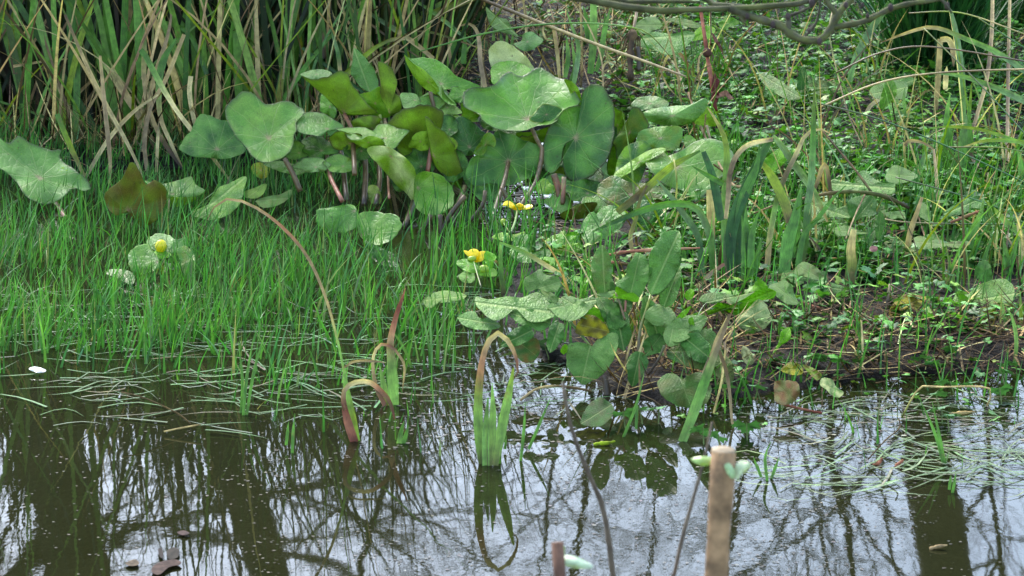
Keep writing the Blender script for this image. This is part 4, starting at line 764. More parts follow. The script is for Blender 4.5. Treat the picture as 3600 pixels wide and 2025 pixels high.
# ------------------------------------------------------------------ yellow flag and other strap leaves
def flag(name, label, cat, b, lv, group=None):
    p = thing(name, label, cat, b, group)
    for fr, s, w, rows, cs in lv:
        if 'tall flag clump' in label: w = tuple(q * 1.22 for q in w) if isinstance(w, tuple) else w * 1.22
        x0, y0 = (float(v) for v in s.split()[0].split(','))
        if fr == 'R3' and y0 >= 1400 and (rows[0] if isinstance(rows, tuple) else rows) > 690:
            r = rows[0] if isinstance(rows, tuple) else rows; yy = (r - 12) * 1.39752 / .58252
            s = f'{x0 + (870 - x0) * .12 if x0 < 1500 else x0 - 8:.0f},{yy:.0f} ' + s
            if isinstance(w, tuple): w = (w[0] * .8,) + w
        blade(p, fr, s, w, rows, cs)
    return p
GF = 'flag shoots standing in the water'
flag('flag_shoot', 'fan of pale green flag leaves with a brown looped tip standing in the water', 'plant', base('P', '1225,1165'), [
    ('P', '1212,1170 1203,1060 1206,960 1220,880 1248,838 1280,860 1300,905 1302,940 1288,960', (15, 24, 24, 22, 18, 14, 15, 13, 7, 2), 1168, 'qllezpczb'), ('P', '1232,1172 1236,1100 1240,1040 1238,965', (14, 24, 16, 2), 1168, 'qll'),
    ('P', '1222,1172 1222,1080 1228,1000', (18, 18, 3), 1169, 'llg'), ('P', '1246,1172 1262,1080 1282,980 1292,925', (13, 26, 22, 4), 1168, 'qlly'), ('P', '1255,1168 1258,1100 1252,1040', (10, 10, 2), 1167, 'ggg'), ('P', '1270,1130 1274,1095', (8, 2), 1160, 'gg')], GF)
flag('flag_shoot', 'brown looped flag leaf with a long arching dead leaf in the water', 'plant', base('P', '893,1112'), [
    ('P', '892,1113 872,1050 864,990 885,965 925,960 955,980 980,1010 993,1055', (26, 27, 17, 14, 16, 15, 14, 4), 1112, 'rzrpczbr'), ('P', '900,1110 885,1040 872,980 866,940', (12, 18, 16, 10), 1110, 'lyll'),
    ('P', '868,950 850,860 818,745 770,640 700,562 630,515 575,500 540,520 520,555', (7, 7, 8, 9, 10, 10, 9, 8, 2), (1105, 1090), 'lltppzppb'),
    ('P', '866,925 890,910 930,908 970,912', (7, 8, 8, 2), 1100, 'ptpp')], GF)
flag('flag_shoot', 'green flag shoot with a twisted red brown dead tip', 'plant', base('P', '975,1020'), [
    ('P', '990,1020 988,960 984,900 982,860 995,800 1012,750 1020,724', (26, 28, 24, 18, 14, 11, 2), 1020, 'lllpzrz'), ('P', '970,1020 965,970 955,920', (18, 16, 2), 1020, 'yll'),
    ('P', '970,1022 945,970 938,905 955,868 985,872 1008,900 1018,925 1012,985', (15, 14, 10, 9, 10, 8, 7, 2), 1022, 'zbpczptb'), ('P', '1004,1116 1008,1090 1016,1060', (14, 12, 2), 1116, 'lgg'), ('P', '1014,1117 1022,1090 1028,1070', (12, 10, 2), 1116, 'ggg')], GF)
flag('flag_shoot', 'leaning half dead flag leaves in front of the dock plant', 'plant', base('P', '1725,1110'), [
    ('P', '1716,1112 1748,1030 1780,940 1806,870 1836,790', (22, 26, 24, 14, 8), (1105, 1060), 'llgpb'), ('P', '1735,1040 1768,950 1800,870 1832,800', (14, 18, 14, 10), (1095, 1055), 'ppbp'),
    ('P', '1808,880 1826,930 1836,990 1842,1060 1858,1120', (12, 12, 9, 8, 3), (1062, 1080), 'bbppb'), ('P', '1832,800 1800,860 1780,930', (12, 10, 6), 1056, 'wpp'.replace('w', 'c')), ('P', '1795,1040 1815,960 1825,880', (6, 7, 5), 1050, 'tct')], GF)
flag('flag_clump', 'tall flag clump with bent dark and yellowing leaves on the bank', 'plant', base('R3', '800,1440'), [
    ('R3', '770,1440 768,1200 782,960 770,840 730,750 665,650', (36, 38, 36, 32, 26, 4), (735, 700), 'tsllyt'), ('R3', '805,1440 850,1250 940,1050 1010,900 1055,830', (44, 62, 60, 50, 30), (738, 705), 'GGGGg'),
    ('R3', '1058,820 1120,890 1180,980 1300,1150 1390,1340', (24, 36, 38, 32, 10), (705, 690), 'sssst'), ('R3', '775,1320 790,1180 800,1050 840,940 920,870 1060,840', (24, 30, 32, 32, 30, 26), (730, 706), 'tpbpcp'),
    ('R3', '745,1330 700,1080 640,915', (40, 44, 24), (730, 705), 'GGG'), ('R3', '850,1440 880,1200 960,1010 980,870', (30, 50, 44, 6), (735, 708), 'GGgg'),
    ('R3', '680,1440 640,1320 590,1250 480,1228 300,1260 100,1340 -30,1400', (30, 36, 36, 34, 32, 24, 6), (735, 745), 'GgsggGg'), ('R3', '610,1440 520,1290 440,1180 360,1085', (30, 34, 30, 6), (735, 720), 'sGss'),
    ('R3', '760,1110 650,1050 570,1000', (30, 22, 4), 718, 'ggg'), ('R3', '1165,1340 1120,1200 1050,1060 980,965', (46, 48, 46, 20), (728, 700), 'byyy'), ('R3', '1040,1440 1100,1150 1200,930 1260,810 1340,778 1415,810', (36, 36, 34, 30, 24, 5), (735, 690), 'ttlbcp'),
    ('R3', '1255,1440 1270,1240 1290,1100 1300,900 1310,530', (36, 36, 34, 26, 6), (735, 700), 'bgsge'), ('R3', '1150,1460 1190,1330 1215,1200 1232,1120', (60, 66, 40, 4), (742, 725), 'ghhh'), ('R3', '1240,1440 1330,1320 1420,1200 1500,1120', (30, 28, 20, 4), (740, 722), 'hggg'),
    ('R3', '900,1449 895,1340 900,1240', (44, 40, 4), 742, 'gGh'), ('R3', '930,1460 950,1350 985,1260', (36, 34, 4), 745, 'ghh'), ('R3', '880,1460 876,1360 872,1300', (20, 18, 3), 744, 'ghg'),
    ('R6', '770,780 800,560 790,330', (50, 66, 8), 752, 'Gghh'), ('R6', '800,780 840,600 880,430', (36, 44, 6), 752, 'ggh'), ('R6', '1010,700 1060,500 1140,120', (60, 80, 6), 742, 'ghh'), ('R6', '1060,720 1180,580 1190,540', (20, 14, 3), 748, 'ggh'), ('R6', '930,690 970,600 995,540', (26, 22, 3), 745, 'ggs'),
    ('R6', '360,680 375,560 370,480', (40, 36, 4), 740, 'ghh'), ('R6', '520,600 500,470 480,370', (40, 44, 20), 738, 'Ggg'),
    ('R3', '690,1460 685,1300 680,1145', (40, 52, 44), 715, 'bpc'), ('R6', '600,740 620,620 650,480 640,410', (60, 70, 74, 70), 745, 'kbbt'), ('R6', '660,480 690,580 690,660', (40, 24, 8), 747, 'btb'),
    ('R3', '470,1240 480,1100 462,960', (12, 10, 8), 712, 'tyc'), ('R3', '120,1280 260,1170 440,1010 620,910', (34, 36, 36, 10), (722, 700), 'ebyyg'), ('R3', '200,1460 230,1330 260,1200 300,1120', (24, 26, 24, 14), (730, 716), 'bteb')])
flag('dead_leaf_heap', 'heap of straw coloured dead flag leaves at the foot of the flag clump', 'dead leaves', base('R6', '540,760'), [
    ('N3', '1260,500 1420,400 1600,290 1720,170 1850,80', (60, 66, 60, 50, 40), (800, 770), 'ptcpz'), ('N3', '1300,420 1360,450 1400,500', 24, 802, 'ccp'), ('N3', '1320,230 1420,270 1500,320', 26, 785, 'ctt'), ('N3', '1560,560 1590,400 1600,250', 18, 800, 'ttc'),
    ('N3', '1440,260 1560,200 1700,150', 36, 778, 'btt'), ('N3', '1700,320 1850,360 1950,390', 16, 790, 'ctt'), ('N3', '1780,200 1850,260 1920,350', 40, 776, 'bbb'), ('N3', '1880,130 1960,90 1900,60', 20, 772, 'ptb'), ('N3', '1650,360 1720,250 1700,200', 24, 785, 'ctt'),
    ('N3', '840,1440 900,1250 980,1050 1060,850 1110,690', (40, 44, 40, 30, 20), (930, 880), 'ptpct'), ('N3', '670,1240 800,1130 900,1060', 18, 920, 'ttb'), ('N3', '810,1160 880,980 930,760', 14, 910, 'ttt'), ('N3', '1730,1440 1800,1220 1890,920', (22, 26, 14), (940, 900), 'tct'),
    ('N3', '1830,1440 1900,1250 1940,1160 1870,1000 1850,860', (14, 24, 22, 40, 20), (935, 900), 'btpbp'), ('N3', '1780,560 1830,700 1860,850', 26, 880, 'ctt'), ('N3', '720,1040 740,1200 745,1380', 14, 925, 'ttt'), ('N3', '930,760 1040,840', 14, 900, 'tt'), ('N3', '760,1280 860,1180 960,1130', 22, 925, 'btb'),
    ('N3', '2160,130 2260,200 2350,280', 24, 770, 'tct'),
    ('N3', '960,700 900,900 850,1100 790,1380', (16, 26, 24, 12), 985, 'btpb'), ('N3', '1060,760 1000,950 930,1180 900,1400', (16, 26, 24, 12), 988, 'tcpb'), ('N3', '1180,950 1120,1120 1090,1350', (16, 24, 10), 990, 'pbb'), ('N3', '700,900 680,1100 720,1330', (14, 22, 10), 985, 'bbt'), ('N3', '860,820 780,1020 700,1280', (12, 20, 8), 986, 'tpt'), ('N3', '1500,900 1560,1100 1540,1330', (14, 22, 10), 990, 'bpb'), ('N3', '1960,700 2020,850 2120,960', (14, 20, 10), 885, 'btb')])
flag('flag_leaf', 'pale cream green dead leaf arching down left above the dock leaves', 'dead leaf', base('R5', '2055,1020'), [('R5', '2060,985 1960,850 1800,740 1600,620 1410,540', (18, 34, 36, 34, 14), 812, 'tccll')])
flag('flag_leaf', 'narrow upright green leaf beside the yellow cup shaped flower', 'plant', base('R5', '1430,900'), [('R5', '1440,940 1420,760 1415,540', (40, 36, 16), 760, 'kgl'), ('R5', '1390,560 1395,480 1385,360', (12, 16, 4), 745, 'ghl'), ('R5', '1430,800 1390,700 1350,670', (30, 40, 20), 762, 'kbt')])
# strap plants further back right
flag('flag_shoot', 'pale green flag shoots behind the big leaf, under the slanting stem', 'plant', base('N1', '1090,720'), [
    ('N1', '1075,740 1105,400 1105,0 1105,-120', (60, 78, 74, 50), 345, 'glll'), ('N1', '1130,720 1180,560 1220,300 1285,55', (40, 56, 50, 6), 345, 'glhl'), ('N1', '1170,660 1200,400 1225,130', (40, 50, 6), 340, 'ghh'), ('N1', '905,860 945,620 950,440 880,240 828,85', (40, 54, 44, 26, 5), (375, 350), 'lslll'),
    ('N1', '820,780 850,600 840,430 830,350', (40, 50, 40, 6), 360, 'lglh'), ('N1', '880,800 920,660 885,400', (36, 40, 5), 362, 'gll'), ('N1', '1060,420 1030,180 1000,60', (50, 70, 6), 330, 'ghh'), ('N1', '100,410 102,340 104,270', (34, 26, 3), 300, 'lll'), ('N1', '180,420 175,360 172,310', (34, 26, 3), 300, 'lhl'),
    ('N1', '235,430 236,370 236,310', (30, 24, 3), 302, 'lll'), ('N1', '285,450 292,380 300,310', (30, 26, 3), 304, 'lll')], 'flag shoots on the far bank')
flag('flag_shoot', 'broad green flag fan at the top behind the tan arched leaf', 'plant', base('N5', '1740,750'), [
    ('N5', '1750,770 1740,560 1760,300 1830,20', (130, 150, 120, 60), 340, 'Gggl'), ('N5', '1680,700 1700,460 1690,170', (60, 70, 8), 338, 'ggh'), ('N5', '1690,740 1660,520 1650,360', (50, 44, 8), 342, 'btp'), ('N5', '1800,640 1810,480 1820,320', (60, 50, 8), 342, 'ghb'.replace('b', 'g')),
    ('N5', '2020,880 1975,640 1960,420 1930,300 1860,240 1770,260', (50, 56, 58, 52, 40, 16), (375, 345), 'tppptp'), ('N5', '2060,860 2010,680 1990,560', 26, 365, 'bbt'), ('N5', '1880,440 1780,350 1560,170 1340,20', (16, 40, 44, 20), 338, 'ssll')], 'flag shoots on the far bank')
for lab, b, lv in [
    ('tan withered stems with a small loop under the slanting stem', ('N1', '760,780'), [('N1', '765,800 745,560 710,330 690,215 640,215', (30, 44, 44, 36, 10), 350, 'tcttp'), ('N1', '700,410 630,390 598,310 610,245', (14, 20, 20, 10), 345, 'ttcp'), ('N1', '980,900 990,500 970,0 965,-80', (26, 30, 28, 16), 360, 'bttt'), ('N1', '1205,890 1180,570 1040,230 880,0', (18, 20, 18, 10), (375, 330), 'tttt'),
      ('N1', '800,780 800,560 805,400', 14, 352, 'ccl'), ('N1', '430,330 420,100 390,0', (30, 30, 20), 300, 'cpt'), ('N1', '600,240 500,80 430,0', 14, 300, 'ttt'), ('N1', '280,170 360,100 420,60', 22, 290, 'ctt')]),
    ('mauve dead flag leaf arched over beside the red dock stem', ('N1', '2080,1040'), [('N1', '2080,1060 2085,850 2070,720 2020,590 1920,515 1840,590 1790,700', (40, 40, 38, 40, 44, 36, 14), 405, 'kbbzpcp'), ('N1', '1780,710 1850,860 1960,985', (20, 20, 6), 400, 'ptt'), ('N1', '2085,1060 2100,830 2112,560', (50, 48, 6), 405, 'yyb'), ('N1', '2020,1050 1990,800 1890,600 1640,330', (40, 28, 18, 12), (400, 340), 'tpyb'),
      ('N1', '2180,860 2160,700 2180,560 2250,500', (24, 26, 24, 10), 400, 'btpt'), ('N1', '2090,920 2180,720 2320,640', 20, 402, 'bbb'), ('N1', '2330,1100 2230,940 2130,840', 18, 408, 'gly')]),
    ('small tan looped leaf in the dark gap', ('N1', '1200,760'), [('N1', '1190,760 1210,660 1270,620 1350,670 1330,700', (20, 26, 26, 22, 8), 350, 'ptcpb'), ('N1', '1210,720 1260,700 1320,710', 18, 352, 'ppb')])]:
    flag('withered_leaves', lab, 'dead leaves', base(*b), lv, 'withered strap leaves')
p = thing('slanting_stem', 'long straw stem slanting down to the right behind the big leaves', 'stem', base('N1', '2000,770')); stalk(p, 'N1', '2035,772 1600,610 1200,470 600,240 0,0 -200,-80', (22, 30, 32, 34, 36, 30), (400, 330), 'ptttbb', 'stem', 24)
p = thing('long_grass_stalk', 'thin green stalk arching across the top over the flag shoots', 'stem', base('N1', '2010,1030')); stalk(p, 'N1', '-650,520 -200,390 0,340 500,255 1000,232 1400,262 1620,312 1760,430 1900,600', (12, 18, 18, 20, 20, 18, 16, 14, 8), (372, 345), 'ggggglyb', 'stem', 26)
# right group of reeds, canes and arching blades
GR = 'canes and strap leaves on the right bank'
for nm, lab, cat, b, lv in [
    ('cut_cane', 'tan cut cane with a torn top right of the dark tuft', 'stem', ('R3', '2035,740'), [('R3', '2035,750 2055,500 2070,235', (26, 44, 40), 440, 'btt'), ('R3', '2070,240 2120,240 2145,300 2150,400', (40, 44, 36, 10), 440, 'tcpb'), ('R3', '2100,540 2105,440 2110,400', 40, 442, 'ccc'), ('R3', '1870,700 1920,600 2000,545 2040,560', 22, 436, 'bbt')]),
    ('flag_shoot', 'pale upright flag leaves beside the tan cut cane', 'plant', ('R3', '2200,900'), [('R3', '2200,900 2205,560 2165,200 2130,60', (30, 40, 46, 20), (500, 470), 'slss'), ('R3', '2090,1100 2120,900 2110,700 2130,560', (60, 70, 40, 6), 560, 'gghl'), ('R3', '2150,1150 2190,960 2230,700', (70, 76, 6), 565, 'ggs'), ('R3', '2220,1130 2250,900 2240,640', (40, 46, 6), 560, 'lgg'), ('R3', '2200,980 2240,720 2260,500', (24, 30, 6), 540, 'sgy')]),
    ('flag_shoot', 'broad pale leaf rising past the left of the dark tuft', 'plant', ('R3', '1520,600'), [('R3', '1515,640 1525,480 1560,350 1650,180 1780,0 1830,-60', (14, 30, 44, 46, 40, 30), (395, 350), 'tlsslg')]),
    ('flag_shoot', 'bent yellow leaf standing left of the tan cut cane', 'plant', ('R3', '1610,850'), [('R3', '1605,860 1625,680 1700,600 1860,520', (18, 28, 30, 10), (490, 450), 'gtct'), ('R3', '1860,700 1850,600 1858,520', 18, 450, 'gls')]),
    ('flag_shoot', 'leaning green flag leaf in front of the bent stems', 'plant', ('R3', '1870,1300'), [('R3', '1870,1330 1900,1150 1960,980 2000,870', (50, 56, 40, 6), (690, 640), 'gghl'), ('R3', '1860,1250 1860,1050 1850,860', (14, 16, 14), 640, 'eyt'), ('R3', '1880,1440 1930,1280 1960,1190', (44, 40, 22), 700, 'btp'), ('R3', '1860,880 1880,850 1960,860 2030,900', (26, 26, 18, 12), 600, 'btpp')]),
    ('withered_leaves', 'tall twisted tan leaf between the flag leaves at right', 'dead leaves', ('R3', '2070,1340'), [('R3', '2090,1449 2060,1250 2045,1050 2030,900', (26, 24, 28, 16), (690, 640), 'bttp'), ('R3', '1310,1150 1370,990 1400,1100 1410,1230', (24, 34, 30, 20), 640, 'btbb'), ('R3', '1095,1180 1110,1040 1105,955', (44, 44, 30), 640, 'kbb'), ('R3', '2220,1130 2270,1050 2290,990', (40, 34, 30), 610, 'bne'.replace('n', 'b'))]),
    ('brown_cane', 'bent brown cane rising to the top at the right', 'stem', ('R3', '2230,900'), [('R3', '2570,1270 2450,1160 2340,1050 2240,900 2290,700 2350,480 2380,200 2385,-40', (26, 26, 26, 28, 30, 30, 30, 26), (640, 470), 'bbbbtbtt')]),
    ('brown_cane', 'straight red brown cane near the right edge', 'stem', ('R3', '2470,1180'), [('R3', '2468,1200 2475,800 2480,400 2490,-40', (26, 28, 26, 22), (640, 500), 'bpbt')]),
    ('flag_shoot', 'long yellow green leaf arching in from the right edge', 'plant', ('R3', '2560,1300'), [('R3', '2640,470 2575,425 2400,310 2200,225 2060,170 1940,175 1700,260', (40, 36, 34, 30, 24, 18, 6), (480, 440), 'ssllttb'), ('R3', '2640,640 2560,600 2380,520 2200,460 2040,440', (40, 40, 34, 26, 8), (500, 470), 'sslls'), ('R3', '2640,900 2500,840 2300,780 2120,765 2000,775', (24, 22, 20, 18, 6), (560, 540), 'slyyl'), ('R3', '2640,870 2500,850 2340,850 2200,890', (26, 24, 20, 6), 570, 'ylyt')]),
    ('flag_shoot', 'yellowing bent leaves low at the right edge', 'plant', ('R3', '2570,1440'), [('R3', '2640,1460 2500,1370 2420,1290 2340,1210', (44, 46, 36, 8), (700, 690), 'ylly'), ('R3', '2560,1449 2540,1340 2575,1270', 40, 705, 'tct'), ('R3', '2250,1449 2310,1300 2330,1210', (50, 44, 10), 700, 'ghl'), ('R3', '2360,1220 2350,1120 2360,1040', (16, 18, 10), 650, 'ptc'), ('R3', '2560,1060 2550,950 2530,900', (40, 30, 5), 620, 'hhl')]),
    ('flag_shoot', 'narrow upright green shoots at the far right above the mud', 'plant', ('R6', '2500,700'), [('R6', '2130,830 2110,680 2070,490', (22, 30, 5), 810, 'ely'), ('R6', '2490,720 2460,560 2440,430', (60, 50, 5), 790, 'ghl'), ('R6', '2450,720 2500,560 2540,420', (50, 40, 5), 790, 'ggh'), ('R6', '2290,700 2320,560 2380,400', (30, 26, 4), 780, 'ghh'), ('R6', '2440,1090 2450,980 2430,860', (22, 28, 20), 860, 'ell'), ('R6', '2510,1280 2525,1100 2500,960 2460,880', (20, 26, 24, 6), 900, 'elll'), ('R6', '2560,1100 2555,950 2550,780', (26, 26, 6), 850, 'gyl')]),
    ('withered_flag_stump', 'withered brown tipped flag stump standing in the mud', 'plant', ('R6', '1430,830'), [('R6', '1435,850 1445,720 1460,600 1455,500 1475,380', (40, 66, 70, 56, 36), 815, 'kbetc'), ('R6', '1480,640 1490,500 1490,400', (20, 20, 16), 816, 'byt')])]:
    flag(nm, lab, cat, base(*b), lv, GR)
GRU = 'thin rushes slanting across the right bank'
for lab, s, rows, w, cs in [('thin dark rush slanting from mid bank to the right edge', '2660,1150 2575,1100 2100,880 1700,720 1280,610', (610, 560), 10, 'GGGq'), ('thin dark rush falling steeply at the upper right', '2660,890 2575,800 2300,500 1970,170', (560, 470), 9, 'GGqe'), ('thin straight rush lying low toward the right edge', '2660,1358 2575,1355 2100,1350 1850,1340 1720,1320', (690, 680), 9, 'GGqt'),
        ('thin rush slanting under the broad leaf at right', '2660,1350 2575,1310 2200,1180 1800,1070', (680, 650), 9, 'GGq'), ('brown arching grass stem crossing the tan cut cane', '2660,420 2575,418 2060,440 1700,500 1350,645', (520, 480), 12, 'tbtt'), ('brown arching grass stem above the cut cane', '2660,400 2575,370 2000,282 1700,322 1440,440', (500, 460), 11, 'kbbb'),
        ('rust tipped grass stem arching at the top right', '2660,220 2575,205 2300,105 2120,70 1880,80', (470, 440), 9, 'etyb'), ('green rush slanting at the far upper right', '2660,340 2500,240 2300,110', (470, 450), 9, 'GGe'), ('short dark rush lying level at right', '2660,925 2575,915 2400,890 2110,888', (580, 570), 9, 'Geb'), ('leaning tan grass stalk left of the cut cane', '1600,880 1520,700 1450,450 1400,200 1420,60', (460, 400), 9, 'tbtet')]:
    q = px('R3', s)[0]; p = thing('rush_stem', lab, 'rush', un(q, rowD(rows[0])), GRU); stalk(p, 'R3', s, w, rows, cs, 'stem', 24, 5)
for lab, b, segs in [('thin brown twig hanging in front of the pale marigold leaf', ('R3', '840,1130'), [('550,560 590,680 640,800 700,930 760,1030 820,1120 930,1130', 17, (480, 600), 'bpbpb'), ('640,830 650,740 655,690', 10, 540, 'bb'), ('760,1035 700,990', 12, 590, 'bb')]),
        ('long fallen twig arching across the middle of the right bank', ('R3', '1870,1250'), [('940,1290 1100,1230 1280,1190 1450,1160 1600,1160 1750,1190 1880,1255', (10, 14, 18, 20, 24, 26, 22), (690, 660), 'bpbqqk'), ('1350,780 1450,900 1560,1030 1655,1160', (10, 13, 15, 18), (610, 660), 'bkbq'), ('1615,1175 1560,1290 1500,1440', (12, 10, 8), (662, 720), 'bpp')]),
        ('red brown fallen stem lying in the mud below the flag fan', ('R6', '1250,890'), [('1135,850 1200,880 1280,905 1370,925', (20, 34, 36, 24), (812, 822), 'bzbk')]), ('pinkish fallen stem behind the upright dock leaves', ('R6', '200,520'), [('-110,545 0,525 200,512 480,500', (18, 22, 22, 12), 740, 'zzpz')]), ('second red fallen stem close to the lime leaves', ('R5', '2300,690'), [('2250,690 2330,700 2380,710', 22, 735, 'zbb')]),
        ('short red brown stem lying right of the toothed dock leaf', ('R6', '2200,310'), [('2100,335 2190,300 2285,262', (16, 24, 16), 690, 'zbz')]), ('pale thin stem standing upright from the muddy water edge', ('R6', '1525,1150'), [('1520,1440 1528,1280 1530,1120 1522,965', (10, 13, 14, 12), 945, 'ttct')]),
        ('thin twig bent over the yellow speckled leaf', ('N4', '1240,290'), [])]:
    p = thing('fallen_twig', lab, 'twig', base(*b), 'twigs on the right bank'); fr = b[0]
    for s, w, rows, cs in segs: stalk(p, fr, s, w, rows, cs, 'stem', 16, 6, M_bark, .25)
    if not segs: stalk(p, 'N4', '1180,680 1200,480 1225,280', (36, 40, 20), 815, 'ebp', 'stem', 10); stalk(p, 'N4', '1240,290 1400,380 1650,470 1880,520', 14, (815, 825), 'bbbq', 'stem', 14)
# red dock stalk
p = thing('dead_dock_stalk', 'dark red dead dock stalk with withered leaves below the branch', 'stem', base('N1', '2330,1110')); RS = 'rrzr'
stalk(p, 'N1', '2180,60 2200,200 2230,400 2250,560 2290,800 2335,1110', (34, 38, 40, 44, 46, 44), (360, 405), 'rzrzrr', 'stem', 18, 7, M_bark, .15); stalk(p, 'N1', '2300,-20 2285,150 2290,350 2275,480', 14, 375, 'rbr', 'stem')
blob(p, 'stem_node', un(px('N1', '2250,530')[0], rowD(385)), .011, (.05, .018, .01), M_bark); leaf(p, 'N1', '2325,735 2350,780 2385,840 2362,900 2372,960 2350,1040 2330,1095 2290,960 2300,820', 400, kind='d', t=(.10, .012, .012), gy=.3); leaf(p, 'N1', '2335,970 2400,920 2450,910 2480,950 2515,990 2470,1000 2420,950 2360,990', 400, kind='d', t=(.25, .11, .07), gy=.6)
leaf(p, 'N1', '2295,330 2330,360 2400,480 2410,545 2370,480 2320,410', 380, kind='d', t=(.11, .02, .02), gy=.5)
p = thing('dead_dock_stalk', 'dark broken dock stump with shaggy brown top under the branch', 'stem', base('N1', '1480,640')); stalk(p, 'N1', '1480,800 1475,600 1490,420 1500,320', (60, 60, 66, 90), (372, 350), 'kkkb', 'stem', 12, 7, M_bark, .4); stalk(p, 'N1', '1500,320 1530,180 1560,0', (30, 36, 34), (350, 335), 'bpr', 'stem'); stalk(p, 'N1', '1560,720 1560,560 1545,470', 50, 365, 'kkk', 'stem')
for k in range(9): stalk(p, 'N1', f'{1450+k*14},{330+k*4} {1400+k*22},{400+k*7} {1370+k*24},{480+((k*37)%60)}', 16, 352, 'kbb', 'shred', 6, 4, M_bark)

GT = 'loose tufts of long blades on the right bank'
for tx, ty, lab in [(1690, 300, 'loose straw and green tuft just right of the shaggy dock stump'), (1760, 470, 'loose grass tuft beside the rolled marigold leaf'), (1930, 330, 'loose grass tuft near the red veined grey dock leaf'), (2030, 430, 'loose grass tuft behind the bent yellow leaf'), (2230, 430, 'loose grass tuft at the foot of the tan cut cane'),
        (2340, 520, 'loose grass tuft among the pale upright flag leaves'), (2450, 400, 'loose grass tuft below the dark sedge tuft'), (2560, 480, 'loose grass tuft by the red brown cane at the right edge'), (2100, 600, 'loose grass tuft by the ruffled blue green dock leaf'), (2420, 640, 'loose grass tuft behind the toothed dock leaf'), (2540, 700, 'loose grass tuft at the right edge above the pale dock leaves'),
        (2010, 690, 'loose grass tuft right of the green flag fan'), (1640, 640, 'loose grass tuft between the lime leaves and the flag clump'), (2200, 250, 'loose grass tuft left of the dark sedge tuft'), (1800, 230, 'loose grass tuft under the hanging branch'), (2350, 750, 'loose grass tuft behind the yellow speckled leaf'), (1480, 840, 'loose grass tuft behind the arching dock leaves'), (1600, 905, 'loose straw tuft at the foot of the large dock')]:
    b = G(f'{tx},{ty}')[0]; b[2] = max(float(ground_z(b[None, :2])[0]), 0); p = thing('grass_tuft', lab, 'grass', b, GT)
    n = 15; az = rng.choice([0, math.pi], n) + rng.normal(0, .9, n); c = pick([BC['g'], BC['l'], BC['t'], BC['c'], BC['y'], BC['b'], BC['s']], [.24, .18, .2, .1, .1, .08, .1], n, .2)
    V, F, cc, uv = ribbons(np.tile(b, (n, 1)) + rng.normal(0, .02, (n, 3)) * [1.5, 1, 0], az, rng.uniform(.10, .42, n) * (.75 if ty > 600 else 1), np.abs(rng.normal(.1, .22, n)), np.abs(rng.normal(.7, .7, n)), rng.uniform(.002, .0065, n), rng.normal(0, .5, n), c * .85, c, 9, 2.2)
    for i in range(n): mk('leaf', V[i].reshape(-1, 3), F[:9], M_strap, p, cc[i].reshape(-1, 3), uv[i].reshape(-1, 2))

# ------------------------------------------------------------------ dark sedge tuft at the upper right
def tuft(name, label, b, n, L, w, lean, cl, pr, inner, spread, group=None, seed=1):
    b = np.array(b); t = thing(name, label, 'sedge', b, group); N = n + inner
    q = np.tile(b, (N, 1)) + np.column_stack([rng.normal(0, spread, N), rng.normal(0, spread * .7, N), np.full(N, -.01)])
    az = rng.uniform(0, 6.283, N); c = pick(cl, pr, N); 
    V, F, cc, uv = ribbons(q, az, rng.uniform(*L, N), np.abs(rng.normal(0, lean, N)), np.abs(rng.normal(.25, .25, N)), rng.uniform(*w, N), az + 1.57 + rng.normal(0, .5, N), c * .8, c, 8, 2)
    mk('inner_blades', V[:inner].reshape(-1, 3), F[:inner * 8], M_grass, t, cc[:inner].reshape(-1, 3))['kind'] = 'stuff'
    for i in range(inner, N): mk('leaf', V[i].reshape(-1, 3), F[:8], M_grass, t, cc[i].reshape(-1, 3))
    return t
tuft('sedge_tuft', 'dark green sedge tuft fanning up at the upper right corner', G('2345,195')[0], 90, (.35, .75), (.005, .010), .42, [(.014, .06, .014), (.024, .09, .02), (.04, .13, .026)], [.4, .4, .2], 500, .05)
tuft('sedge_tuft', 'smaller green sedge tuft at the right end of the top edge', G('2560,90')[0], 30, (.3, .6), (.005, .009), .4, [(.02, .08, .02), (.04, .13, .033), BC['t']], [.5, .4, .1], 140, .05)

# ------------------------------------------------------------------ overhanging mossy branch, near the camera, from a tree out of frame
TB = np.array((-1.75, 3.3, .12))
t = thing('overhanging_tree', 'mossy grey branch with buds hanging into the top right of the picture', 'branch', TB)
tr = np.array([TB, TB + [.04, .05, .6], TB + [.1, .1, 1.2], TB + [.12, .12, 2.0], TB + [.05, .2, 3.4]])
V, F = tube_np(tr, np.array([.10, .085, .075, .06, .03]), 10); mk('trunk', V, F, M_bark, t, np.tile(BARK, (len(V), 1)))
MOSS = (.072, .08, .017); GREY = (.055, .05, .028)
def bough(s, w, D, pre=None, c=MOSS, n=22, name='bough'):
    P = un(px('R3', s), D)
    if pre is not None: P = np.vstack([pre, P])
    P = catmull(P[:, [0, 2, 1]], n, False)[:, [0, 2, 1]]
    rad = np.interp(np.linspace(0, 1, n), np.linspace(0, 1, len(w)), w) * .58252 * .5 * D / FPX
    rad = rad * 1.4 * (1 + .10 * np.sin(np.arange(n) * 1.9) + .06 * np.sin(np.arange(n) * 4.7))
    V, F = tube_np(P, rad, 8); k = rng.random((len(V), 1)); cc = np.array(c) * (1 - k) + np.array(GREY) * k
    F = [tuple(f) for f in F] + [tuple(range(8))[::-1], tuple(range(len(V) - 8, len(V)))]
    return mk(name, V, F, M_bark, t, cc)
BD = 4.2
bough('0,10 150,40 260,75 400,65 600,58 800,50 1000,45 1150,30 1300,10 1450,-40', (110, 100, 60, 54, 50, 46, 40, 34, 30, 24), BD, np.array([TB + [.1, .1, 1.55], [-1.0, 3.75, 1.33], [-.35, 4.02, 1.06]]), n=40)
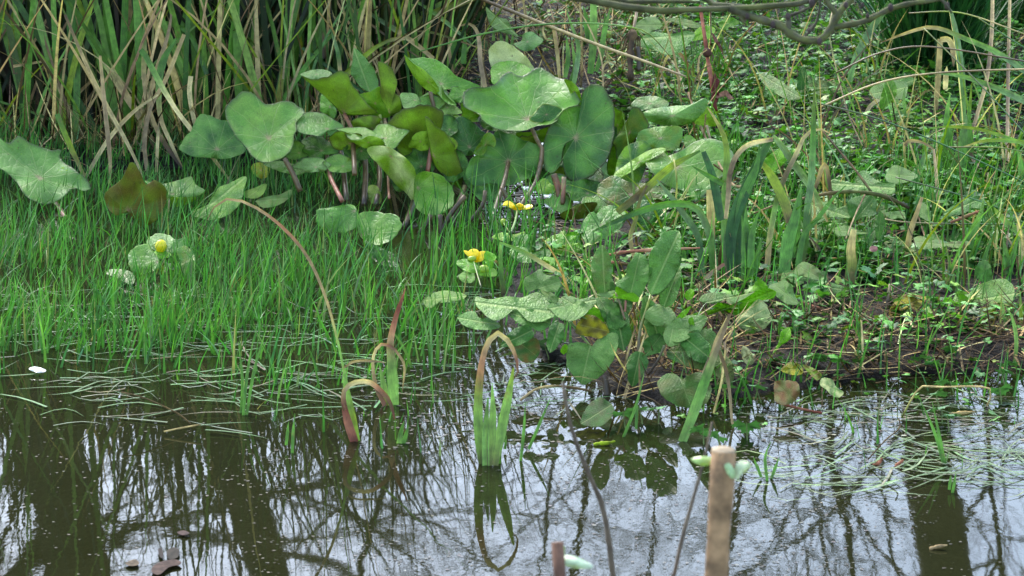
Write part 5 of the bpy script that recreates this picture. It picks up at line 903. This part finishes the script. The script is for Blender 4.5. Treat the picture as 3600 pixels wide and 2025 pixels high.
bough('560,-40 640,15 760,30 880,40 960,50', (20, 24, 26, 24, 22), BD + .02, np.array([[-.2, 4.12, 1.10]])); bough('-100,-60 60,-12 200,10 420,8 620,12', (16, 18, 20, 18, 12), BD + .05)
bough('800,48 900,92 1040,135 1110,160 1160,200 1240,240 1340,240 1400,190 1440,110 1480,50 1560,-30', (40, 34, 34, 40, 36, 34, 34, 36, 34, 30, 24), BD, n=34)
bough('1150,200 1155,150 1150,95', (26, 26, 22), BD, c=GREY, n=8); bough('1410,165 1520,150 1620,125 1700,85 1780,50 1900,20 2040,0 2150,-30', (30, 28, 26, 26, 26, 22, 18, 14), BD, n=24); bough('1450,95 1400,30 1370,-30', (26, 24, 20), BD, n=8)
bough('1230,240 1290,180 1330,110 1350,-30', (14, 14, 12, 10), BD + .03, c=GREY, n=12); bough('2050,-30 2090,10 2140,80', (10, 16, 8), BD - .02, c=GREY, n=6); bough('1160,95 1230,70 1300,30 1340,-20', (14, 14, 12, 10), BD + .02, c=GREY, n=10); bough('860,85 880,130 900,150', (18, 16, 8), BD, n=5)
for s, r in [('1150,98', .006), ('1278,182', .004), ('1770,45', .006), ('1295,18', .007), ('1375,295', .003), ('905,100', .005), ('1060,150', .006), ('2110,35', .006), ('1630,95', .004), ('1500,30', .005), ('1340,250', .006), ('1600,30', .004)]:
    blob(t, 'bud', un(px('R3', s)[0], BD - .004), r * .6, (.05, .034, .028), M_bark, 1, 1, 1.5, 8, 6)

# ------------------------------------------------------------------ coppiced willow stems in the near foreground
WB = np.array((.14, 3.05, .13)); t = thing('coppiced_willow', 'cut brown willow stems with pale sprouts rising blurred in the foreground', 'shrub', WB)
blob(t, 'stool', WB, .06, (.10, .07, .045), M_bark, 1.2, 1.0, .8)
def stem(s, w, D, cs, foot, name='stem', n=16):
    P = un(px('P', s), D); f = np.array(foot); P = np.vstack([[f], P]); P = catmull(P[:, [0, 2, 1]], n, False)[:, [0, 2, 1]]
    rad = np.interp(np.linspace(0, 1, n), np.linspace(0, 1, len(w)), w) * 1.39752 * .5 * D / FPX
    V, F = tube_np(P, rad * (1 + .05 * np.sin(np.arange(n) * 2.3)), 10); cc = np.repeat(colpath(cs, np.linspace(0, 1, n)), 10, axis=0)
    return mk(name, V, [tuple(f) for f in F] + [tuple(range(len(V) - 10, len(V)))], M_bark, t, cc), P
BC['1'] = (.21, .125, .06); BC['2'] = (.10, .05, .03); BC['3'] = (.08, .058, .036)
o, P = stem('1795,1600 1802,1449 1810,1300 1818,1200 1820,1138', (60, 60, 60, 58, 60, 64), 3.15, '111111', WB + [.03, 0, .02], 'cut_stem')
cp = un(px('P', '1820,1134')[0], 3.15); blob(o, 'cut_face', cp, .0125, (.22, .165, .10), M_bark, 1, 1, .25)
stem('1410,1600 1410,1480 1404,1400 1402,1364', (34, 30, 30, 30, 32), 3.1, '2222', WB + [-.05, 0, 0], 'cut_stem')
stem('1560,1620 1542,1449 1530,1350 1515,1270 1480,1190 1448,1110 1428,1040 1416,960', (22, 20, 17, 18, 15, 13, 11, 8), 3.6, '2333333', WB + [0, .02, .02], 'shoot', 24)
stem('1670,1620 1696,1449 1720,1340 1748,1240 1775,1140 1792,1060', (18, 14, 12, 11, 9, 6), 3.5, '22233', WB + [.02, .03, .02], 'shoot', 20)
def sprout(s, D, tcol, gy=.3): leaf(t, 'P', s, D, kind='p', t=tcol, gy=gy, cup=.4, wave=.2, name='sprout_leaf', n=24)
sprout('1846,1198 1850,1172 1862,1158 1882,1162 1888,1176 1868,1192 1855,1208', 3.14, (.50, .55, .33)); sprout('1822,1172 1835,1165 1848,1185 1845,1205 1832,1195', 3.13, (.32, .44, .2))
sprout('1738,1155 1760,1148 1788,1150 1795,1165 1770,1172 1752,1166', 3.16, (.34, .46, .13)); sprout('1412,1400 1440,1398 1480,1415 1492,1428 1450,1430 1418,1420', 3.1, (.45, .52, .35)); sprout('1410,1370 1420,1375 1420,1400 1410,1400', 3.1, (.25, .4, .1))

# ------------------------------------------------------------------ grass standing in the shallow water, left
GC = [(.052, .172, .022), (.034, .112, .019), (.08, .208, .028), (.095, .185, .062), (.17, .185, .06)]
def grass(name, label, sets):
    VV, FF, CC = [], [], []; off = 0
    for poly, n, Lr, wr, lean, seg in sets:
        q = sample_poly(poly, n); n = len(q); q[:, 2] = np.maximum(q[:, 2], -.03)
        cl = np.clip(vnoise(q[:, :2], 6, 5) * .5 + .5, 0, 1); kp = rng.random(n) < .3 + 1.1 * np.clip(vnoise(q[:, :2], 11, 2) * .6 + .5, 0, 1); q = q[kp]; cl = cl[kp]; n = len(q); L_ = rng.uniform(*Lr, n) * (.5 + 1.0 * cl)
        az = np.where(rng.random(n) < .6, rng.normal(0.2, .9, n), rng.uniform(0, 6.283, n)); c = pick(GC, [.4, .24, .2, .12, .04], n, .22)
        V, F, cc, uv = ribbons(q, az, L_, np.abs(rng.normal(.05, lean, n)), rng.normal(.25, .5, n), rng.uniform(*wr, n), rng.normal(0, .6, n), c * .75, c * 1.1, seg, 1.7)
        VV.append(V.reshape(-1, 3)); FF.append(F + off); CC.append(cc.reshape(-1, 3)); off += len(VV[-1])
    return tag(mk(name, np.vstack(VV), np.vstack(FF), M_grass, None, np.vstack(CC)), label, 'grass', kind='stuff')
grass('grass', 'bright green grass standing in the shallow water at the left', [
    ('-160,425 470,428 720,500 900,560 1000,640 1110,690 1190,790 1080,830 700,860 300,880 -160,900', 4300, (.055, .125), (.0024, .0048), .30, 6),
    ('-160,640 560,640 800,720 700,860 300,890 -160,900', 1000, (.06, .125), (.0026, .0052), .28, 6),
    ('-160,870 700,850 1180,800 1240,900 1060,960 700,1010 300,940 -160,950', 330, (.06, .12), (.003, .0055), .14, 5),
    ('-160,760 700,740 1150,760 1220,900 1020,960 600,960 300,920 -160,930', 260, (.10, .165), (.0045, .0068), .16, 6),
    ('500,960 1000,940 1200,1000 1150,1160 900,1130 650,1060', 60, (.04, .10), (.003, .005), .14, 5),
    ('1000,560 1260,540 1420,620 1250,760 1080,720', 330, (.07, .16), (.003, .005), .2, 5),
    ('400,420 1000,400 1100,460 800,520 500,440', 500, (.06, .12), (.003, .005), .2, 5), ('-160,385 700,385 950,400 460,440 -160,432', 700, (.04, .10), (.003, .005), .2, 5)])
grass('grass_tufts', 'short bright grass growing between the plants on the right bank', [
    ('1600,420 2700,420 2700,700 1700,700', 1300, (.05, .14), (.0028, .005), .25, 5), ('1500,20 2700,20 2700,300 1650,330', 1700, (.03, .09), (.002, .004), .3, 4),
    ('1350,700 2700,640 2700,900 1900,960 1400,880', 460, (.04, .13), (.0025, .005), .25, 5), ('1270,640 1480,600 1560,800 1420,900 1260,820', 170, (.05, .10), (.003, .005), .25, 5),
    ('1700,960 2300,940 2576,960 2576,1010 1900,1050 1650,1040', 90, (.05, .11), (.003, .0055), .2, 5), ('2080,1060 2576,1020 2576,1180 2100,1200', 26, (.05, .10), (.003, .0055), .2, 5)])
for lab, s, row in [('pair of tall grass blades rising from the water at lower right', ['2372,1165 2352,1090 2312,1000', '2378,1170 2366,1110 2345,1010'], 1168), ('two short grass blades in the water near the right trunk reflection', ['2396,1240 2405,1190', '2388,1232 2392,1195'], 1240), ('thin grass blade in the water left of the cut willow', ['1568,1100 1600,1020 1620,940', '1600,1080 1604,1000'], 1090), ('few grass blades in the water right of the flag shoot', ['1330,1130 1360,1060 1385,1000', '1310,1160 1318,1080 1322,1010'], 1150), ('short grass tuft in the water right of the cut willow', ['1930,1210 1925,1150 1940,1110', '1940,1205 1960,1150', '1915,1200 1895,1150'], 1205), ('few grass blades in the open water at left', ['735,1140 738,1080 742,1040', '720,1120 726,1060'], 1135), ('bright grass blades standing before the looped flag leaf', ['612,1045 622,940 640,840', '620,1045 640,930 672,820', '606,1040 610,960 600,860'], 1040)]:
    p = thing('grass_shoot', lab, 'grass', G(s[0].split()[0])[0], 'grass blades in open water')
    for q in s: blade(p, 'P', q, (7, 8, 1), row, 'ghh', n=9)

# ------------------------------------------------------------------ floating blades and surface specks
def floaters(name, label, sets, zz=.0025):
    VV, FF, CC = [], [], []; off = 0
    for poly, n, Lr, wr, cl, pr, sp in sets:
        q = sample_poly(poly, n); q[:, 2] = zz + rng.random(n) * .004; az = np.where(rng.random(n) < .5, 0, math.pi) + rng.normal(0, sp, n)
        c = pick(cl, pr, n); L_ = rng.uniform(*Lr, n)
        V, F, cc, uv = ribbons(q, az, L_, np.full(n, 1.555), rng.normal(0, .02, n), rng.uniform(*wr, n), az + 1.57, c, c, 4, 2.5)
        V[..., 2] = q[:, None, None, 2]; k = np.linspace(0, 1, 5)[None, :, None]; V[..., 1] += (rng.normal(0, .03, n)[:, None, None] * np.sin(k * 3.1))
        VV.append(V.reshape(-1, 3)); FF.append(F + off); CC.append(cc.reshape(-1, 3)); off += len(VV[-1])
    return tag(mk(name, np.vstack(VV), np.vstack(FF), M_grass, None, np.vstack(CC)), label, 'grass', kind='stuff')
FC = [(.06, .14, .045), (.035, .10, .025), (.10, .145, .08), (.09, .075, .035)]
floaters('floating_grass', 'loose grass blades floating on the pond surface', [
    ('-160,730 1240,720 1250,900 1000,980 700,1000 300,960 -160,950', 190, (.05, .17), (.0025, .0048), FC, [.4, .3, .2, .1], .45), ('300,940 1100,900 1150,1010 800,1060 350,1030', 60, (.05, .16), (.0025, .005), FC, [.4, .3, .2, .1], .4), ('-100,950 700,950 700,1100 -100,1100', 28, (.05, .16), (.003, .006), FC, [.3, .3, .3, .1], .4),
    ('2060,1150 2420,1130 2700,1120 2700,1230 2350,1225 2150,1200', 95, (.06, .18), (.0025, .005), [(.12, .18, .07), (.08, .13, .05), (.15, .16, .085)], [.5, .3, .2], .55), ('1880,1020 2576,990 2700,1130 2050,1140', 120, (.05, .16), (.0022, .0045), [(.10, .15, .06), (.14, .125, .07), (.05, .07, .025)], [.4, .3, .3], .5), ('1850,1180 2200,1160 2300,1240 1950,1250', 30, (.06, .15), (.0025, .0045), [(.14, .19, .085)], [1], .4), ('1280,900 1440,930 1500,1020 1250,1040', 40, (.04, .12), (.002, .0045), FC, [.3, .3, .2, .2], .5)])
def specks():
    VV, FF, CC = [], [], []; off = 0
    for poly, n, r0, r1 in [('-160,1000 2700,1000 2700,1500 -160,1500', 2200, .0006, .0020), ('600,1120 2300,1120 2300,1470 600,1470', 2600, .0006, .0022), ('900,900 1450,900 1450,1150 900,1150', 700, .001, .0035), ('1230,450 1640,430 1660,560 1480,580 1300,640 1220,600', 1300, .003, .010), ('1850,1000 2700,980 2700,1150 1850,1180', 900, .001, .004)]:
        q = sample_poly(poly, n); q = q[vnoise(q[:, :2], 3.1, 9) + .5 * rng.normal(0, 1, len(q)) > -.25]; n = len(q); q[:, 2] = .0012
        th = np.arange(5) / 5 * 6.283; r = rng.uniform(r0, r1, n)[:, None] * rng.uniform(.5, 1.3, (n, 5)); a = rng.uniform(0, 6.283, n)[:, None]
        V = np.stack([q[:, :1] + r * np.cos(th + a) * 1.6, q[:, 1:2] + r * np.sin(th + a), np.full((n, 5), .0012)], -1)
        VV.append(V.reshape(-1, 3)); FF.append(np.arange(n * 5).reshape(n, 5) + off); off += n * 5; CC.append(np.repeat(pick([(.06, .05, .03), (.16, .14, .10), (.30, .29, .26), (.03, .025, .015)], [.45, .06, .0, .49], n), 5, axis=0))
    tag(mk('pond_specks', np.vstack(VV), np.vstack(FF), M_fleck, None, np.vstack(CC)), 'fine plant specks and scum floating on the open water', 'debris', kind='stuff')
specks()

# ------------------------------------------------------------------ low ground cover on the right bank
def lobed(n_lobes=3):
    """outline of one lobed leaflet, base at origin, pointing +y, unit length"""
    return np.array([(0, 0), (-.22, .28), (-.52, .42), (-.40, .55), (-.46, .74), (-.24, .70), (-.16, .98), (0, .84), (.16, 1.0), (.24, .70), (.46, .76), (.40, .54), (.52, .40), (.22, .26)])
LO = lobed()
def cover_leaf_mesh():
    V = []; F = []
    for a in (0, 1.25, -1.25):
        b = len(V); c, s = math.cos(a), math.sin(a); k = 1.0 if a == 0 else .85
        for x, y in LO: V.append((k * (x * c - y * s), k * (x * s + y * c), .22 * k * (x * x) + .10 * y * (1 - y) * 2 - .1 * y * y))
        V.append((k * (-.45 * s), k * .45 * c, .06)); m = len(V) - 1; nL = len(LO)
        for i in range(nL): F.append((m, b + i, b + (i + 1) % nL))
    return np.array(V), np.array(F)
CV, CF = cover_leaf_mesh()
def place(q, size, yaw, tiltx, tilty):
    n = len(q); V = CV[None] * size[:, None, None]; c, s = np.cos(yaw)[:, None], np.sin(yaw)[:, None]
    x = V[..., 0] * c - V[..., 1] * s; y = V[..., 0] * s + V[..., 1] * c; z = V[..., 2] + x * tiltx[:, None] + y * tilty[:, None]
    return np.stack([x, y, z], -1) + q[:, None]
COV = [(0.0486, 0.1593, 0.0170), (0.0837, 0.2183, 0.0255), (0.0945, 0.2124, 0.0510), (0.0297, 0.0944, 0.0153), (0.1485, 0.2478, 0.0255)]
def carpet():
    VV, FF, CC = [], [], []; off = 0
    for poly, n, s0, s1, h in [('1560,-30 2800,-30 2800,420 1640,420 1500,240', 9500, .009, .020, .05), ('1250,-30 1700,-30 1650,260 1420,250', 1100, .008, .016, .05), ('1040,20 1560,60 1600,330 1300,330 1060,340', 420, .009, .018, .06), ('1640,420 2800,420 2800,720 1600,700', 4600, .010, .021, .05), ('1320,620 2800,680 2800,860 1900,900 1400,860', 1300, .010, .021, .035), ('1500,850 2800,830 2800,940 1700,1000', 240, .009, .017, .03), ('1650,980 2100,960 2300,1000 1900,1080 1700,1060', 50, .008, .014, .015), ('2200,960 2700,950 2700,1080 2300,1080', 40, .008, .014, .012)]:
        q = sample_poly(poly, n); d = vnoise(q[:, :2], 5, 3) + .4 * rng.normal(0, 1, n); q = q[d > (-.55 if n > 2000 else -.3)]; n = len(q)
        q[:, 2] = np.maximum(q[:, 2], 0) + rng.random(n) ** 1.5 * h + .006
        V = place(q, rng.uniform(s0, s1, n) * (1 + .45 * vnoise(q[:, :2], 4, 12)), rng.uniform(0, 6.283, n), rng.normal(0, .25, n), rng.normal(-.25, .3, n)); m = V.shape[1]
        cl = pick(COV, [.3, .3, .14, .16, .1], n, .25) * (1 + .3 * vnoise(q[:, :2], 3, 8))[:, None]
        VV.append(V.reshape(-1, 3)); FF.append((CF[None] + (np.arange(n) * m)[:, None, None]).reshape(-1, 3) + off); CC.append(np.repeat(cl, m, axis=0)); off += n * m
    tag(mk('ground_cover', np.vstack(VV), np.vstack(FF), M_cover, None, np.vstack(CC)), 'low carpet of small lobed leaves over the right bank', 'ground cover', kind='stuff')
carpet()
def buttercup(label, fr, spots, tint):
    p = thing('creeping_buttercup', label, 'plant', base(fr, spots.split()[0]), 'creeping buttercups at the muddy edge')
    for k, c in enumerate(px(fr, spots)):
        g = ground(c, .03); z = rng.uniform(.02, .04)
        V = place(g[None], np.array([rng.uniform(.025, .034)]), rng.uniform(0, 6.283, 1), rng.normal(0, .2, 1), np.array([-.55 + rng.normal(0, .15)]))[0]
        o = mk('leaf', V, CF, M_cover, p, np.tile(np.array(tint) * rng.uniform(.8, 1.2), (len(V), 1)))
        e = g - np.array([rng.normal(0, .01), -.01, max(float(g[2] - ground_z(g[None, :2])[0]), .02)])
        a, f = tube_np(np.array([g + [0, 0, .002], (g + e) / 2 + [.004, 0, 0], e]), .0011, 4); mk('petiole', a, f, M_stalk, o, np.tile((.10, .14, .04), (len(a), 1)))
for lab, fr, sp in [('creeping buttercup leaves on the mud right of the withered flag stump', 'N4', '1040,190 960,240 1120,230 1180,110'), ('creeping buttercup over the yellow speckled leaf', 'N4', '1290,450 1350,590 1460,470'), ('creeping buttercup low beside the yellow speckled leaf', 'N4', '1500,600 1600,620'), ('pair of creeping buttercup leaves over the dark mud hollow', 'N4', '1640,850 1880,930'),
        ('creeping buttercup at the edge of the dark water', 'N4', '1520,1020 1720,1080'), ('pale creeping buttercup on the mud below the lime dock leaf', 'N4', '590,720 390,760 480,880'), ('small creeping buttercup leaves above the yellow dying leaf', 'N4', '140,1040 470,1040 740,1070'), ('creeping buttercup by the pale upright stem', 'N4', '1080,880 1090,950 1060,740'), ('creeping buttercup in the water at the foot of the dock', 'N3', '1960,1260 2160,1320 1850,1330'), ('dark creeping buttercup under the dock tip', 'N3', '100,850 190,880 40,900'), ('creeping buttercup standing in the water below the dock', 'R8', '740,300 560,320 640,300'), ('creeping buttercup in the water left of the cut willow top', 'R8', '1040,440 960,400 1180,380'),
        ('creeping buttercup near the right end of the water edge', 'N4', '2340,1150 2380,1080'), ('lone creeping buttercup leaf in the dark water at right', 'N4', '2330,1330'), ('floating creeping buttercup leaves on the dark water', 'N4', '1830,1270 2040,1290 1690,1400'), ('creeping buttercup shoot in the water right of the brown stick', 'R8', '2160,300 2190,340'), ('creeping buttercup by the small round red leaf', 'N2', '1260,1340 1150,1300 1500,1250')]:
    buttercup(lab, fr, sp, (.065, .155, .075) if 'pale' in lab else ((.025, .065, .03) if 'dark creep' in lab else (.045, .135, .038)))

# ------------------------------------------------------------------ litter and small single things
def litter():
    VV, FF, CC = [], [], []; off = 0
    for poly, n, Lr, tl in [('1250,-20 2800,-20 2800,500 1600,450 1450,250', 900, (.04, .16), .25), ('1600,450 2800,500 2800,940 1700,1000 1400,880 1400,650', 900, (.03, .15), .2), ('1000,-20 1700,-20 1650,300 1500,330 1050,360', 1500, (.06, .24), .45), ('1500,800 1850,780 1850,1000 1550,1010', 220, (.05, .14), .5), ('-200,380 900,370 900,405 -200,420', 500, (.08, .25), .8), ('2050,780 2600,760 2600,940 2100,960', 260, (.04, .12), .25), ('1450,840 2700,800 2700,945 1950,985 1500,1000', 1100, (.02, .09), .35)]:
        q = sample_poly(poly, n, (-.03, 99)); n = len(q); q[:, 2] = np.maximum(q[:, 2], 0) + rng.random(n) * .02; az = rng.uniform(0, 6.283, n); c = pick([BC['t'], BC['b'], BC['c'], BC['k'], BC['p']], [.2, .3, .05, .35, .1] if tl != .35 else [.05, .25, .0, .68, .02], n)
        V, F, cc, uv = ribbons(q, az, rng.uniform(*Lr, n), 1.5 - np.abs(rng.normal(0, tl, n)), rng.normal(.1, .3, n), rng.uniform(.0015, .005, n), az + 1.57 + rng.normal(0, .4, n), c, c, 4, 3)
        V[..., 2] = np.maximum(V[..., 2], ground_z(V[..., :2].reshape(-1, 2)).reshape(V.shape[:-1]) + .003)
        VV.append(V.reshape(-1, 3)); FF.append(F + off); CC.append(cc.reshape(-1, 3)); off += len(VV[-1])
    tag(mk('plant_litter', np.vstack(VV), np.vstack(FF), M_straw, None, np.vstack(CC)), 'dead straw and stems strewn over the right bank', 'litter', kind='stuff')
litter()
def single(name, lab, cat, fr, s, row, tcol, gy=2.5, group=None, kind='p'):
    o = leaf(None, fr, s, row, kind=kind, t=tcol, gy=gy, cup=.1, wave=.15, name=name, n=24); tag(o, lab, cat, group)
single('floating_petal', 'small white petal floating at the left edge of the pond', 'petal', 'P', '72,928 90,922 115,930 112,936 92,937', 931, (.5, .47, .46), 1.5)
single('small_leaf', 'small round reddish fallen leaf on the right bank', 'leaf', 'R6', '1575,500 1590,488 1620,488 1628,512 1605,525 1580,518', 742, (.22, .09, .06), .8)
GCk = 'fallen catkins on the water'
for lab, s, c in [('orange catkin floating in front of the dock reflection', '410,485 440,478 480,476 520,466', 'y'), ('orange brown catkin on the floating grass at lower right', '1815,590 1850,572 1862,550', 'z'), ('second orange catkin right of the first on the floating grass', '1925,600 1945,582 1970,560', 'z'), ('lone brown catkin floating in the trunk reflection at right', '2100,1008 2140,998 2190,990', 'p'), ('yellowish catkin floating before the dark water at right', '2200,330 2260,326 2330,318', 't')]:
    p = thing('catkin', lab, 'catkin', ground(px('R8', s)[0], .004), GCk); r = (ground(px('R8', s)[0])[1]); Dm = px('R8', s)[:, 1].mean() / 1.39752; stalk(p, 'R8', s, (14, 22, 18, 8), rowD(Dm, .004), c, 'body', 9, 6, M_straw, .3)
for lab, fr, s, w, cs in [('brown twig floating across the water at left', 'R7', '610,220 700,240 800,280 900,330 960,380', 8, 'bbb'), ('short pale stick floating left of the looped leaf', 'R7', '825,418 900,402 1010,382', 9, 'tt'), ('dark twig sticking from the water by the floating grass', 'R8', '1790,560 1880,460 1950,400 1945,350', 8, 'kbb'), ('long bent straw lying over the dark water at right', 'R8', '2390,290 2400,200 2150,195 2050,200 1960,350', 10, 'ttte'), ('curved tan stem arching from the water beside the dock', 'R8', '40,262 120,205 220,188 330,200 400,215', 14, 'ptbb'), ('red stem lying half in the water below the red brown leaf', 'R8', '1330,270 1440,300 1560,325', 14, 'rzr')]:
    q = px(fr, s); p = thing('floating_twig', lab, 'twig', ground(q.mean(0), .004), 'sticks on the water'); stalk(p, fr, s, w, rowD(q[:, 1].max() / 1.39752, .006), cs, 'stem', 14, 5, M_bark, .15)
p = thing('floating_debris', 'brown and pink leaf fragments floating at the lower left', 'debris', ground(px('R7', '830,1080')[0], .004), None)
for s, c in [('760,1120 790,1080 880,1060 915,1085 850,1100 800,1140', (.05, .03, .022)), ('840,1020 870,1000 900,1010 895,1050 850,1060', (.025, .02, .014)), ('630,1080 680,1060 700,1085 660,1095', (.07, .05, .03)), ('890,925 925,915 955,930 920,940', (.05, .03, .024)), ('795,1010 815,1005 820,1050 805,1050', (.02, .015, .012))]:
    leaf(p, 'R7', s, rowD(px('R7', s)[:, 1].mean() / 1.39752, .004), kind='f', t=c, gy=flat_gy(px('R7', s)[:, 1].mean() / 1.39752), cup=0, wave=.01, name='fragment', n=20, lift=False)
